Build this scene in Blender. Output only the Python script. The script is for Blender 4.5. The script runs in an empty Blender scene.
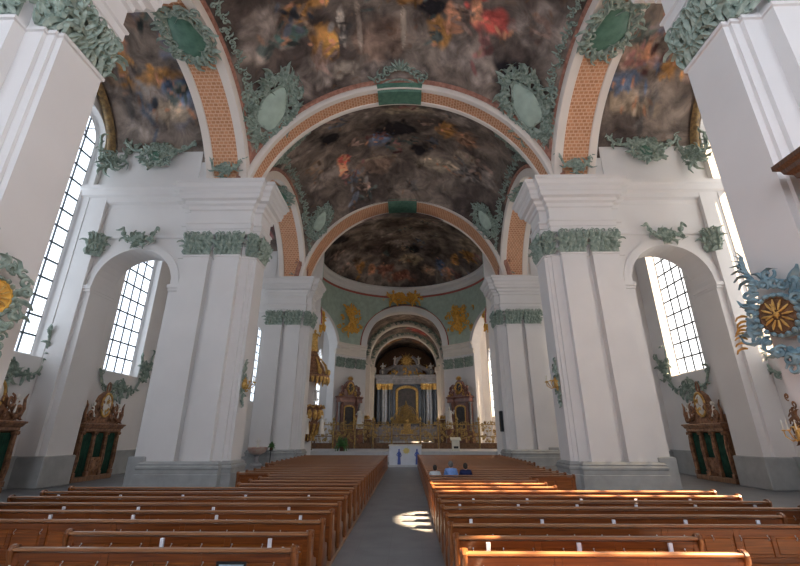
import bpy, bmesh, math, random
from math import sin, cos, pi, sqrt, radians as R_
from mathutils import Vector, Matrix
random.seed(7)
col = bpy.context.scene.collection

# ------------------------------------------------------------------ helpers
class MB:
    def __init__(s): s.v = []; s.f = []; s.m = []; s.uv = []
    def add(s, vs, fs, mi=0, uvs=None):
        b = len(s.v); s.v += [tuple(p) for p in vs]
        for k, f in enumerate(fs):
            s.f.append(tuple(b+i for i in f)); s.m.append(mi)
            s.uv.append(uvs[k] if uvs else None)
        return s
    def box(s, x0, x1, y0, y1, z0, z1, mi=0):
        return s.add([(x0,y0,z0),(x1,y0,z0),(x1,y1,z0),(x0,y1,z0),(x0,y0,z1),(x1,y0,z1),(x1,y1,z1),(x0,y1,z1)],
              [(0,3,2,1),(4,5,6,7),(0,1,5,4),(1,2,6,5),(2,3,7,6),(3,0,4,7)], mi)
    def cbox(s, x0, x1, y0, y1, z0, z1, c=.01, mi=0):
        # chamfered box: octagonal-ish loft in z
        def ring(d, z): return [(x0+d+c,y0+d,z),(x1-d-c,y0+d,z),(x1-d,y0+d+c,z),(x1-d,y1-d-c,z),(x1-d-c,y1-d,z),(x0+d+c,y1-d,z),(x0+d,y1-d-c,z),(x0+d,y0+d+c,z)]
        return s.loft([ring(c,z0),ring(0,z0+c),ring(0,z1-c),ring(c,z1)], mi)
    def loft(s, rings, mi=0, cap=True, closed=True, mis=None):
        n = len(rings[0]); vs = [p for r in rings for p in r]; fs = []
        b = len(s.v); s.v += [tuple(p) for p in vs]
        for j in range(len(rings)-1):
            m_ = mis[j] if mis else mi
            for i in range(n if closed else n-1):
                k = (i+1) % n
                s.f.append((b+j*n+i, b+j*n+k, b+(j+1)*n+k, b+(j+1)*n+i)); s.m.append(m_); s.uv.append(None)
        if cap and closed:
            s.f.append(tuple(b+i for i in reversed(range(n)))); s.m.append(mi); s.uv.append(None)
            s.f.append(tuple(b+(len(rings)-1)*n+i for i in range(n))); s.m.append(mi); s.uv.append(None)
        return s
    def lathe(s, prof, n=16, cx=0, cy=0, mi=0, a0=0, a1=2*pi):
        full = abs(a1-a0-2*pi) < 1e-6; k = n if full else n+1
        rings = [[(cx+r*cos(a0+(a1-a0)*i/n), cy+r*sin(a0+(a1-a0)*i/n), z) for i in range(k)] for r, z in prof]
        return s.loft(rings, mi, cap=full, closed=full)
    def tube(s, pts, rad, n=6, mi=0, flat=1.0):
        pts = [Vector(p) for p in pts]; rings = []
        for i, p in enumerate(pts):
            t = (pts[min(i+1,len(pts)-1)]-pts[max(i-1,0)])
            if t.length < 1e-9: t = Vector((0,0,1))
            t.normalize(); up = Vector((0,1,0)) if abs(t.y) < .9 else Vector((1,0,0))
            a = t.cross(up).normalized(); b = a.cross(t).normalized()
            r = rad[i] if isinstance(rad, (list,tuple)) else rad
            rings.append([p + a*cos(2*pi*k/n)*r + b*sin(2*pi*k/n)*r*flat for k in range(n)])
        return s.loft(rings, mi)
    def ball(s, c, r, n=10, m=6, mi=0):
        rx, ry, rz = r if isinstance(r, (list,tuple)) else (r,r,r)
        rings = []
        for j in range(m+1):
            t = -pi/2 + pi*j/m; q = max(cos(t), .02)
            rings.append([(c[0]+rx*q*cos(2*pi*i/n), c[1]+ry*q*sin(2*pi*i/n), c[2]+rz*sin(t)) for i in range(n)])
        return s.loft(rings, mi)
    def xf(s, M, start=0):
        for i in range(start, len(s.v)): s.v[i] = tuple(M @ Vector(s.v[i]))
        return s
    def merge(s, o, M=None, mi=None):
        b = len(s.v)
        s.v += [tuple(M @ Vector(p)) if M else p for p in o.v]
        s.f += [tuple(b+i for i in f) for f in o.f]; s.m += [mi if mi is not None else k for k in o.m]; s.uv += o.uv
        return s
    def mesh(s, name, mats, smooth=None):
        me = bpy.data.meshes.new(name); me.from_pydata(s.v, [], s.f)
        for m in (mats if isinstance(mats, (list,tuple)) else [mats]): me.materials.append(m)
        me.polygons.foreach_set('material_index', s.m)
        if any(u is not None for u in s.uv):
            L = me.uv_layers.new(name='UVMap'); k = 0; buf = []
            for f, u in zip(s.f, s.uv):
                for i in range(len(f)): buf += list(u[i]) if u else [0,0]
            L.data.foreach_set('uv', buf)
        bm = bmesh.new(); bm.from_mesh(me); bmesh.ops.recalc_face_normals(bm, faces=bm.faces); bm.to_mesh(me); bm.free()
        if smooth is not None:
            me.polygons.foreach_set('use_smooth', [True]*len(me.polygons)); me.set_sharp_from_angle(angle=R_(smooth))
        me.update(); return me
    def build(s, name, mats, parent=None, smooth=None):
        return link(name, s.mesh(name, mats, smooth), parent)

def link(name, me, parent=None):
    o = bpy.data.objects.new(name, me); col.objects.link(o)
    if parent: o.parent = parent
    return o
def tag(o, label=None, cat=None, group=None, kind=None):
    if label: o['label'] = label
    if cat: o['category'] = cat
    if group: o['group'] = group
    if kind: o['kind'] = kind
    return o
def empty(name, loc=(0,0,0), rz=0):
    o = bpy.data.objects.new(name, None); col.objects.link(o)
    o.location = loc; o.rotation_euler = (0,0,rz); o.empty_display_size = .3
    return o
def struct(o): o['kind'] = 'structure'; return o
def copy_tree(o, parent=None):
    c = o.copy(); col.objects.link(c); c.parent = parent
    for ch in list(o.children): copy_tree(ch, c)
    return c
def face_to(o, pos, d, up=(0,0,1)):
    """put local -Y towards direction d, local Z near up"""
    y = -Vector(d).normalized(); u = Vector(up); x = y.cross(u).normalized(); z = x.cross(y).normalized()
    M = Matrix((x, y, z)).transposed().to_4x4(); M.translation = Vector(pos); o.matrix_world = M
    return o

# ------------------------------------------------------------------ materials
def newmat(name):
    m = bpy.data.materials.new(name); m.use_nodes = True; nt = m.node_tree
    return m, nt, nt.nodes['Principled BSDF']
def mat(name, c, rough=.6, metal=0, var=.08, scale=3, bump=0, spec=.5, c2=None, bscale=None):
    m, nt, b = newmat(name); N = nt.nodes; L = nt.links
    tc = N.new('ShaderNodeTexCoord'); no = N.new('ShaderNodeTexNoise'); no.inputs['Scale'].default_value = scale; no.inputs['Detail'].default_value = 4
    L.new(tc.outputs['Object'], no.inputs['Vector'])
    rp = N.new('ShaderNodeValToRGB'); rp.color_ramp.elements[0].position = .3; rp.color_ramp.elements[1].position = .7
    ca = c2 if c2 else tuple(x*(1-var) for x in c); cb = c if c2 else tuple(min(1,x*(1+var)) for x in c)
    rp.color_ramp.elements[0].color = (*ca, 1); rp.color_ramp.elements[1].color = (*cb, 1)
    L.new(no.outputs['Fac'], rp.inputs[0]); L.new(rp.outputs[0], b.inputs['Base Color'])
    b.inputs['Roughness'].default_value = rough; b.inputs['Metallic'].default_value = metal; b.inputs['Specular IOR Level'].default_value = spec
    if bump:
        n2 = N.new('ShaderNodeTexNoise'); n2.inputs['Scale'].default_value = bscale or scale*8; L.new(tc.outputs['Object'], n2.inputs['Vector'])
        bp = N.new('ShaderNodeBump'); bp.inputs['Strength'].default_value = bump; bp.inputs['Distance'].default_value = .05
        L.new(n2.outputs['Fac'], bp.inputs['Height']); L.new(bp.outputs[0], b.inputs['Normal'])
    return m
def woodmat(name, c1, c2, rough=.3, axis='X', scale=1.0):
    m, nt, b = newmat(name); N = nt.nodes; L = nt.links
    tc = N.new('ShaderNodeTexCoord'); mp = N.new('ShaderNodeMapping')
    mp.inputs['Scale'].default_value = (.4*scale, 12*scale, 12*scale) if axis == 'X' else (12*scale, 12*scale, .5*scale)
    no = N.new('ShaderNodeTexNoise'); no.inputs['Scale'].default_value = 2.2; no.inputs['Detail'].default_value = 6; no.inputs['Distortion'].default_value = 1.2
    rp = N.new('ShaderNodeValToRGB'); rp.color_ramp.elements[0].position = .3; rp.color_ramp.elements[1].position = .72
    rp.color_ramp.elements[0].color = (*c1,1); rp.color_ramp.elements[1].color = (*c2,1)
    L.new(tc.outputs['Object'], mp.inputs[0]); L.new(mp.outputs[0], no.inputs['Vector']); L.new(no.outputs['Fac'], rp.inputs[0]); L.new(rp.outputs[0], b.inputs['Base Color'])
    b.inputs['Roughness'].default_value = rough; b.inputs['Coat Weight'].default_value = .25; b.inputs['Coat Roughness'].default_value = .2
    return m
def lattice(name, base, dot):
    m, nt, b = newmat(name); N = nt.nodes; L = nt.links
    uv = N.new('ShaderNodeUVMap'); br = N.new('ShaderNodeTexBrick')
    br.inputs['Scale'].default_value = 1; br.inputs['Brick Width'].default_value = .26; br.inputs['Row Height'].default_value = .19
    br.inputs['Mortar Size'].default_value = .035; br.inputs['Mortar Smooth'].default_value = .4
    br.inputs['Color1'].default_value = (*base,1); br.inputs['Color2'].default_value = (base[0]*.8, base[1]*.75, base[2]*.7, 1); br.inputs['Mortar'].default_value = (*dot,1)
    L.new(uv.outputs[0], br.inputs['Vector']); L.new(br.outputs['Color'], b.inputs['Base Color'])
    bp = N.new('ShaderNodeBump'); bp.inputs['Distance'].default_value = .06; bp.inputs['Strength'].default_value = .7
    L.new(br.outputs['Fac'], bp.inputs['Height']); L.new(bp.outputs[0], b.inputs['Normal'])
    b.inputs['Roughness'].default_value = .8
    return m
def fresco(name):
    """painted plaster: the colour attribute holds the composition, noise breaks it into cloud and figure strokes"""
    m, nt, b = newmat(name); N = nt.nodes; L = nt.links
    at = N.new('ShaderNodeAttribute'); at.attribute_name = 'paint'
    tc = N.new('ShaderNodeTexCoord')
    n1 = N.new('ShaderNodeTexNoise'); n1.inputs['Scale'].default_value = .7; n1.inputs['Detail'].default_value = 9; n1.inputs['Distortion'].default_value = .5; n1.inputs['Roughness'].default_value = .62
    n2 = N.new('ShaderNodeTexNoise'); n2.inputs['Scale'].default_value = 1.6; n2.inputs['Detail'].default_value = 6; n2.inputs['Distortion'].default_value = .9
    for n in (n1, n2): L.new(tc.outputs['Object'], n.inputs['Vector'])
    r1 = N.new('ShaderNodeValToRGB'); e = r1.color_ramp.elements
    e[0].position = .3; e[0].color = (.28,.26,.25,1); e[1].position = .72; e[1].color = (1.75,1.65,1.55,1)
    e.new(.5).color = (.85,.82,.8,1)
    L.new(n1.outputs['Fac'], r1.inputs[0])
    mx = N.new('ShaderNodeMix'); mx.data_type = 'RGBA'; mx.blend_type = 'MULTIPLY'; mx.inputs[0].default_value = 1
    L.new(at.outputs['Color'], mx.inputs[6]); L.new(r1.outputs[0], mx.inputs[7])
    r2 = N.new('ShaderNodeValToRGB'); e = r2.color_ramp.elements
    e[0].position = .60; e[0].color = (0,0,0,1); e[1].position = .74; e[1].color = (.42,.42,.42,1)
    L.new(n2.outputs['Fac'], r2.inputs[0])
    hue = N.new('ShaderNodeValToRGB'); e = hue.color_ramp.elements
    e[0].position = .38; e[0].color = (.16,.07,.035,1); e[1].position = .62; e[1].color = (.10,.105,.12,1); e.new(.5).color = (.25,.15,.07,1)
    n3 = N.new('ShaderNodeTexNoise'); n3.inputs['Scale'].default_value = .35; L.new(tc.outputs['Object'], n3.inputs['Vector']); L.new(n3.outputs['Fac'], hue.inputs[0])
    m2 = N.new('ShaderNodeMix'); m2.data_type = 'RGBA'
    L.new(r2.outputs[0], m2.inputs[0]); L.new(mx.outputs[2], m2.inputs[6]); L.new(hue.outputs[0], m2.inputs[7])
    L.new(m2.outputs[2], b.inputs['Base Color']); b.inputs['Roughness'].default_value = .8; b.inputs['Specular IOR Level'].default_value = .2
    return m
def clothmat(name, c, rough=.9): return mat(name, c, rough, var=.25, scale=6, spec=.2)

M = {}
M['arch'] = mat('arch_plaster', (.82,.74,.67), .75, var=.04, scale=.8, spec=.25)
M['white'] = mat('white_plaster', (.765,.745,.73), .75, var=.03, scale=.6, spec=.25)
M['cream'] = mat('cream_plaster', (.78,.73,.66), .75, var=.04, scale=.8, spec=.25)
M['stone'] = mat('grey_base_stone', (.36,.37,.365), .5, var=.12, scale=2)
M['green'] = mat('green_stucco', (.42,.49,.42), .7, scale=5, c2=(.17,.24,.20))
M['greenlt'] = mat('pale_green_stucco', (.42,.53,.45), .6, var=.12, scale=2)
M['emerald'] = mat('emerald_panel', (.12,.25,.18), .5, scale=3, c2=(.06,.155,.11))
M['bluegreen'] = mat('blue_green_stucco', (.27,.40,.45), .6, scale=4, c2=(.10,.19,.24))
M['pink'] = mat('pink_band', (.50,.25,.18), .7, scale=4, c2=(.27,.12,.085), bump=.6, bscale=9)
M['redline'] = mat('red_line', (.45,.12,.09), .7)
M['orange'] = lattice('orange_lattice', (.70,.33,.17), (.80,.50,.33))
M['gold'] = mat('gilding', (.88,.58,.18), .4, metal=.4, scale=5, c2=(.42,.22,.055), bump=.3)
M['goldpaint'] = mat('gold_stucco', (.95,.58,.12), .5, metal=.1, scale=4, c2=(.66,.34,.06), bump=.4)
M['crest'] = mat('carved_brown_wood', (.40,.20,.10), .4, metal=.1, scale=6, c2=(.13,.055,.03), bump=.4)
M['bronze'] = mat('bronze_wood', (.26,.13,.06), .45, metal=.25, scale=6, c2=(.10,.05,.025), bump=.4)
M['garland'] = mat('gilt_garland', (.40,.26,.10), .6, metal=.1, scale=5, c2=(.14,.09,.045))
M['marble_red'] = mat('red_brown_marble', (.30,.14,.10), .3, scale=2.5, c2=(.16,.065,.05))
M['marble_black'] = mat('black_marble', (.035,.038,.045), .2, scale=2, c2=(.015,.015,.02))
M['marble_grey'] = mat('grey_marble', (.36,.35,.36), .3, scale=1.5, c2=(.22,.21,.21))
M['statue'] = mat('white_statue', (.75,.72,.66), .5, var=.08)
M['wood'] = woodmat('pew_wood', (.085,.019,.003), (.24,.066,.011), .34)
M['woodrail'] = woodmat('pew_rail_wood', (.20,.082,.03), (.36,.165,.07), .30)
M['woodpanel'] = woodmat('pew_panel_wood', (.12,.029,.004), (.32,.095,.015), .34)
M['woodend'] = woodmat('pew_end_wood', (.12,.035,.009), (.27,.095,.026), .34, axis='Z')
M['darkwood'] = woodmat('dark_carved_wood', (.055,.024,.012), (.15,.07,.035), .4, axis='Z')
M['confwood'] = woodmat('confessional_wood', (.13,.06,.03), (.36,.19,.09), .4, axis='Z')
M['platform'] = woodmat('platform_wood', (.20,.10,.05), (.36,.20,.10), .5)
M['curtain'] = mat('green_curtain', (.009,.055,.032), .9, var=.4, scale=4)
M['metal'] = mat('steel_bar', (.5,.5,.52), .3, metal=.9)
M['dark'] = mat('dark_iron', (.02,.022,.025), .5, metal=.4)
M['lead'] = mat('window_lead', (.07,.085,.10), .6)
M['paper'] = mat('paper', (.72,.72,.78), .8)
M['altarwhite'] = mat('altar_white', (.70,.74,.80), .5, var=.05)
M['bluefig'] = mat('blue_figure', (.08,.13,.42), .6, var=.3)
M['yellow'] = mat('yellow_emblem', (.75,.62,.22), .6)
M['ivory'] = mat('ivory_cloth', (.80,.78,.66), .8)
M['skin'] = mat('skin', (.50,.28,.19), .6)
M['hairgrey'] = mat('grey_hair', (.10,.095,.09), .9, var=.3, scale=30)
M['hairdark'] = mat('dark_hair', (.018,.013,.01), .8, var=.3, scale=30)
M['clothgrey'] = clothmat('pale_grey_jacket', (.42,.45,.47))
M['clothblue'] = clothmat('light_blue_shirt', (.16,.28,.58))
M['clothnavy'] = clothmat('navy_jumper', (.015,.022,.07))
M['leaf'] = mat('plant_leaf', (.06,.16,.04), .6, var=.4, scale=9)
M['rose'] = mat('red_flower', (.45,.12,.08), .7, var=.3)
M['step'] = mat('pale_grey_step', (.52,.53,.55), .5, var=.06)
for k in ('a','b','c','d','e'): pass
M['fresco'] = fresco('ceiling_painting')

def floor_mat():
    m, nt, b = newmat('stone_floor'); N = nt.nodes; L = nt.links
    tc = N.new('ShaderNodeTexCoord'); br = N.new('ShaderNodeTexBrick'); br.offset = 0
    br.inputs['Scale'].default_value = 1; br.inputs['Brick Width'].default_value = .72; br.inputs['Row Height'].default_value = .72; br.inputs['Mortar Size'].default_value = .006
    br.inputs['Color1'].default_value = (.20,.208,.22,1); br.inputs['Color2'].default_value = (.185,.193,.205,1); br.inputs['Mortar'].default_value = (.165,.17,.18,1)
    no = N.new('ShaderNodeTexNoise'); no.inputs['Scale'].default_value = 1.5; no.inputs['Detail'].default_value = 6
    mx = N.new('ShaderNodeMix'); mx.data_type='RGBA'; mx.blend_type='OVERLAY'; mx.inputs[0].default_value=.35
    L.new(tc.outputs['Object'], br.inputs['Vector']); L.new(tc.outputs['Object'], no.inputs['Vector'])
    L.new(br.outputs['Color'], mx.inputs[6]); L.new(no.outputs['Fac'], mx.inputs[7]); L.new(mx.outputs[2], b.inputs['Base Color'])
    b.inputs['Roughness'].default_value = .42
    return m
M['floor'] = floor_mat()

def pane_mat(name, c, st):
    m = bpy.data.materials.new(name); m.use_nodes = True; nt = m.node_tree; nt.nodes.clear()
    o = nt.nodes.new('ShaderNodeOutputMaterial'); a = nt.nodes.new('ShaderNodeAddShader')
    e = nt.nodes.new('ShaderNodeEmission'); t = nt.nodes.new('ShaderNodeBsdfTransparent')
    e.inputs[0].default_value = (*c,1); e.inputs[1].default_value = st; t.inputs[0].default_value = (.8,.8,.8,1)
    nt.links.new(e.outputs[0], a.inputs[0]); nt.links.new(t.outputs[0], a.inputs[1]); nt.links.new(a.outputs[0], o.inputs[0])
    return m
M['pane'] = pane_mat('daylit_frosted_glass', (.80,.89,1.0), 1.7)
M['pane_r'] = pane_mat('daylit_frosted_glass_warm', (1.0,.96,.92), 2.0)

# ------------------------------------------------------------------ geometry generators
def offset_poly(P, d):
    n = len(P); out = []
    for i in range(n):
        p0, p1, p2 = P[i-1], P[i], P[(i+1)%n]
        e1 = Vector((p1[0]-p0[0], p1[1]-p0[1])).normalized(); e2 = Vector((p2[0]-p1[0], p2[1]-p1[1])).normalized()
        n1 = Vector((e1.y, -e1.x)); n2 = Vector((e2.y, -e2.x)); b = n1+n2
        k = 2/b.length_squared if b.length_squared > 1e-9 else 1
        out.append((p1[0]+b.x*d*k, p1[1]+b.y*d*k))
    return out
def moulded(mb, P, prof, mi=0):
    mb.loft([[(x,y,z) for x,y in offset_poly(P, d)] for d, z in prof], mi)

def arch_sweep(mb, c0, zc, prof, z_foot, axis, n=40, mis=None, closed=True, r_ref=None, a0=None, a1=None):
    """prof: (r, d) points; swept round (c0, zc); axis 'x' = arch spans X (d is Y), 'y' = arch spans Y (d is X)"""
    r_ref = r_ref or prof[0][0]
    if a0 is None: a0 = math.asin(max(-1, min(1, (z_foot-zc)/r_ref))); a1 = pi-a0
    k = len(prof); b = len(mb.v)
    for j in range(n+1):
        a = a0+(a1-a0)*j/n
        for r, d in prof:
            h = c0+r*cos(a); z = zc+r*sin(a)
            mb.v.append((h,d,z) if axis == 'x' else (d,h,z))
    segs = k if closed else k-1
    for j in range(n):
        va, vb = r_ref*(a0+(a1-a0)*j/n), r_ref*(a0+(a1-a0)*(j+1)/n)
        for i in range(segs):
            i2 = (i+1)%k; (ra,da),(rb,db) = prof[i], prof[i2]
            u0, u1 = (da, db) if abs(da-db) > abs(ra-rb) else (ra, rb)
            mb.f.append((b+j*k+i, b+j*k+i2, b+(j+1)*k+i2, b+(j+1)*k+i)); mb.m.append(mis[i] if mis else 0)
            mb.uv.append([(u0,va),(u1,va),(u1,vb),(u0,vb)])
    if closed:
        mb.f.append(tuple(b+i for i in range(k))); mb.m.append(0); mb.uv.append(None)
        mb.f.append(tuple(b+n*k+i for i in reversed(range(k)))); mb.m.append(0); mb.uv.append(None)

def wall_strip(mb, path, s0, s1, openings, ztop, thick, ns=20, zbot=0, mi=0):
    """path(s)->(x,y,nx,ny); openings: (sc, half, zspring, rise, sill)"""
    S = set([s0, s1]+[s0+(s1-s0)*i/ns for i in range(ns+1)])
    for sc, h, zs, ri, si in openings:
        S = {s for s in S if not (sc-h+1e-6 < s < sc+h-1e-6)}
        S |= {sc+h*cos(pi*i/20) for i in range(21)}
    S = sorted(s for s in S if s0-1e-6 <= s <= s1+1e-6)
    zt = ztop if callable(ztop) else (lambda s: ztop)
    def q(a, b, za0, za1, zb0, zb1):
        xa,ya,na,ma = path(a); xb,yb,nb,mb_ = path(b); t = thick
        V = [(xa,ya,za0),(xb,yb,zb0),(xb,yb,zb1),(xa,ya,za1),(xa+na*t,ya+ma*t,za0),(xb+nb*t,yb+mb_*t,zb0),(xb+nb*t,yb+mb_*t,zb1),(xa+na*t,ya+ma*t,za1)]
        mb.add(V, [(0,1,2,3),(5,4,7,6),(0,4,5,1),(3,2,6,7)], mi)
    def jamb(s, z0, z1):
        x,y,nx,ny = path(s); t = thick
        mb.add([(x,y,z0),(x,y,z1),(x+nx*t,y+ny*t,z1),(x+nx*t,y+ny*t,z0)], [(0,1,2,3)], mi)
    for a, b in zip(S, S[1:]):
        if b-a < 1e-7: continue
        mid = (a+b)/2; op = next((o for o in openings if abs(mid-o[0]) < o[1]), None)
        if op is None: q(a, b, zbot, zt(a), zbot, zt(b))
        else:
            sc, h, zs, ri, si = op
            f = lambda s: zs+ri*sqrt(max(0, 1-((s-sc)/h)**2))
            q(a, b, f(a), zt(a), f(b), zt(b))
            if si > zbot: q(a, b, zbot, si, zbot, si)
    for sc, h, zs, ri, si in openings: jamb(sc-h, si, zs); jamb(sc+h, si, zs)
    jamb(s0, zbot, zt(s0)); jamb(s1, zbot, zt(s1))

# rocaille work, modelled in the XZ plane and standing out towards -Y
def spiral(mb, x, z, r, turns, a0, sgn, th, y=-.02, mi=0, n=14):
    pts, rad = [], []
    for i in range(n+1):
        t = i/n; rr = r*(1-.82*t); a = a0+sgn*2*pi*turns*t
        pts.append((x+rr*cos(a), y-.6*th-.5*th*t, z+rr*sin(a))); rad.append(th*(.25+.75*sin(pi*min(1,.12+t*.8))))
    mb.tube(pts, rad, 5, mi)
def leafb(mb, x, z, ang, L, w, curl=.3, y=-.02, mi=0):
    """one acanthus lobe: a ridged blade that bends outwards"""
    k = 4; vs = []; fs = []
    for i in range(k+1):
        t = i/k; ww = w*sin(pi*(.16+.8*t))*(1 if i < k else .1); d = L*t
        a = ang + curl*t*t*1.5; px = x+d*cos(a); pz = z+d*sin(a); out = -(.25*L*sin(pi*t*.75)+.03)
        nx, nz = -sin(a), cos(a)
        vs += [(px+nx*ww, y+out*.4, pz+nz*ww), (px, y+out-.25*w, pz), (px-nx*ww, y+out*.4, pz-nz*ww)]
    for i in range(k):
        b = 3*i; fs += [(b,b+1,b+4,b+3),(b+1,b+2,b+5,b+4)]
    for i in range(k): fs += [(3*i, 3*i+3, 3*i+5, 3*i+2)]
    mb.add(vs, fs, mi)
def capital_mesh(w, h, seed, dens=1.0):
    rnd = random.Random(seed); mb = MB()
    mb.box(-w/2+.03, w/2-.03, -.02, .03, 0, h)
    rows = 4
    for r_ in range(rows):
        nl = max(4, int(w/.2*dens)); z = h*(.02+.2*r_)
        for i in range(nl):
            x = -w/2 + w*(i+.5+(.5 if r_%2 else 0)*.8)/nl; x = min(w/2-.02, x)
            leafb(mb, x, z+rnd.uniform(-.04,.04), pi/2+rnd.uniform(-.55,.55), h*rnd.uniform(.28,.42), w/nl*.62, rnd.uniform(-.6,.6), y=-.02-.05*r_)
            if rnd.random() < .6:
                spiral(mb, x+rnd.uniform(-.08,.08), z+h*.2, .09, 1.1, rnd.uniform(0,6), rnd.choice((-1,1)), .032, y=-.08-.05*r_, n=8)
    for sx in (-1,1):
        spiral(mb, sx*(w/2-.12), h*.9, .2, 1.4, pi/2, sx, .05, y=-.22)
        leafb(mb, sx*(w/2-.05), h*.55, pi/2-sx*.9, h*.3, .08, -sx*.5, y=-.15)
    for i in range(3): spiral(mb, (i-1)*w*.22, h*.95, .13, 1.2, rnd.uniform(0,6), rnd.choice((-1,1)), .04, y=-.2)
    return mb
def cartouche_mesh(w, h, seed, shield=(.45,.5), scrolls=22, leaves=34, th=.06, drop=0.0):
    """returns two MBs: carved surround, and the smooth shield"""
    rnd = random.Random(seed); mb = MB(); sh = MB(); a, b = w*shield[0]/2*1.05, h*shield[1]/2*1.05
    for k in range(26):
        pass
    ring = []
    for k in range(28):
        t = 2*pi*k/28; wob = 1+.07*sin(3*t+seed)+.05*sin(5*t); ring.append((a*cos(t)*wob, -.05, b*sin(t)*wob))
    mb.tube(ring+[ring[0], ring[1]], th*.9, 6)
    rr = []
    for j, (q, o) in enumerate(((1,-.03),(.8,-.12),(.45,-.17),(.03,-.18))): rr.append([(x*q, o, z*q) for x,_,z in ring])
    sh.loft(rr, cap=True)
    for k in range(scrolls):
        t = 2*pi*(k+rnd.random()*.5)/scrolls; q = rnd.uniform(.62, .86)
        x, z = w/2*q*cos(t), h/2*q*sin(t)
        if abs(x) < a*.9 and abs(z) < b*.9: x *= 1.35; z *= 1.35
        spiral(mb, x, z, rnd.uniform(.09,.17)*min(w,h)*.62, rnd.uniform(.8,1.3), rnd.uniform(0,6.28), rnd.choice((-1,1)), th*rnd.uniform(.6,1), y=-rnd.uniform(.02,.12))
    for k in range(leaves):
        t = 2*pi*(k+rnd.random())/leaves; q = rnd.uniform(.5,.8)
        x, z = w/2*q*cos(t), h/2*q*sin(t)
        leafb(mb, x, z, t+rnd.uniform(-.9,.9), rnd.uniform(.15,.3)*min(w,h), th*rnd.uniform(.9,1.7), rnd.uniform(-1,1), y=-rnd.uniform(0,.1))
    if drop:
        for k in range(8):
            leafb(mb, rnd.uniform(-.1,.1)*w, -h/2-drop*k/8, -pi/2+rnd.uniform(-.8,.8), drop*.3, th*1.3, rnd.uniform(-1,1))
    return mb, sh
def swag_mesh(w, h, seed, th=.05):
    """long low ornament hanging under a window sill: centre tuft, side runners with upturned ends"""
    rnd = random.Random(seed); mb = MB()
    for sx in (-1,1):
        pts = [(sx*w*.5*t, -.05, -.12*h*sin(pi*t)+(h*.55*max(0,t-.75)/.25 if t > .75 else 0)) for t in [i/9 for i in range(10)]]
        mb.tube(pts, th, 5)
        for k in range(11):
            t = k/10; x, _, z = pts[min(9,int(t*9))]
            leafb(mb, x, z, rnd.uniform(0,6.28), h*rnd.uniform(.2,.4), th*1.3, rnd.uniform(-1,1))
            if k%2: spiral(mb, x, z+rnd.uniform(-.1,.2)*h, h*.13, 1.1, rnd.uniform(0,6), sx, th*.7)
    for k in range(16):
        leafb(mb, rnd.uniform(-.12,.12)*w, rnd.uniform(-.45,.1)*h, -pi/2+rnd.uniform(-1.2,1.2), h*rnd.uniform(.25,.45), th*1.5, rnd.uniform(-1,1))
    for k in range(5): spiral(mb, rnd.uniform(-.1,.1)*w, rnd.uniform(-.3,.15)*h, h*.16, 1.2, rnd.uniform(0,6), rnd.choice((-1,1)), th)
    return mb

# ================================================================== THE SETTING
fl = MB(); fl.box(-19.6, 19.6, -9, 96, -.3, 0); struct(fl.build('floor', M['floor']))

# ---- pillars -------------------------------------------------------
PR = [(8.15,.50),(8.3,.50),(8.3,.42),(8.5,.42),(8.5,.32),(8.95,.32),(8.95,0),(10.3,0),(10.3,.4),(10.65,.4),(10.65,0),(12.1,0),(12.1,.25),(12.5,.25),
      (12.5,1.9),(8.5,1.9),(8.5,1.85),(8.15,1.85)]
PB = [(8.15,.4),(8.6,.4),(8.6,0),(12.1,0),(12.1,.3),(12.5,.3),(12.5,1.9),(8.15,1.9)]
BASEPROF = [(.22,0),(.22,.62),(.17,.65),(.17,.84),(.22,.88),(.22,.96),(.14,1.02),(.16,1.08),(.1,1.14),(.04,1.19),(0,1.2)]
ENTPROF = [(.0,13.05),(.07,13.1),(.07,13.4),(.12,13.42),(.12,13.7),(.18,13.76),(.18,13.84),(.04,13.9),(.04,14.6),(.14,14.66),(.16,14.85),(.3,14.95),(.33,15.12),(.52,15.2),(.55,15.42),(.6,15.5),(.6,15.72),(.72,15.84),(.78,16.05),(.86,16.12),(.86,16.3),(.3,16.38)]
cap_cache = {}
def capital(w, seed, mname='green', h=1.3, dens=1.0):
    k = (round(w,2), seed, mname, dens)
    if k not in cap_cache: cap_cache[k] = capital_mesh(w, h, seed, dens).mesh('capital', M[mname])
    return cap_cache[k]
def put_cap(parent, w, seed, pos, d, mname='green', dens=1.0):
    o = link('capital', capital(w, seed, mname, dens=dens), None); face_to(o, pos, d); o.parent = parent; return o
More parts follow.
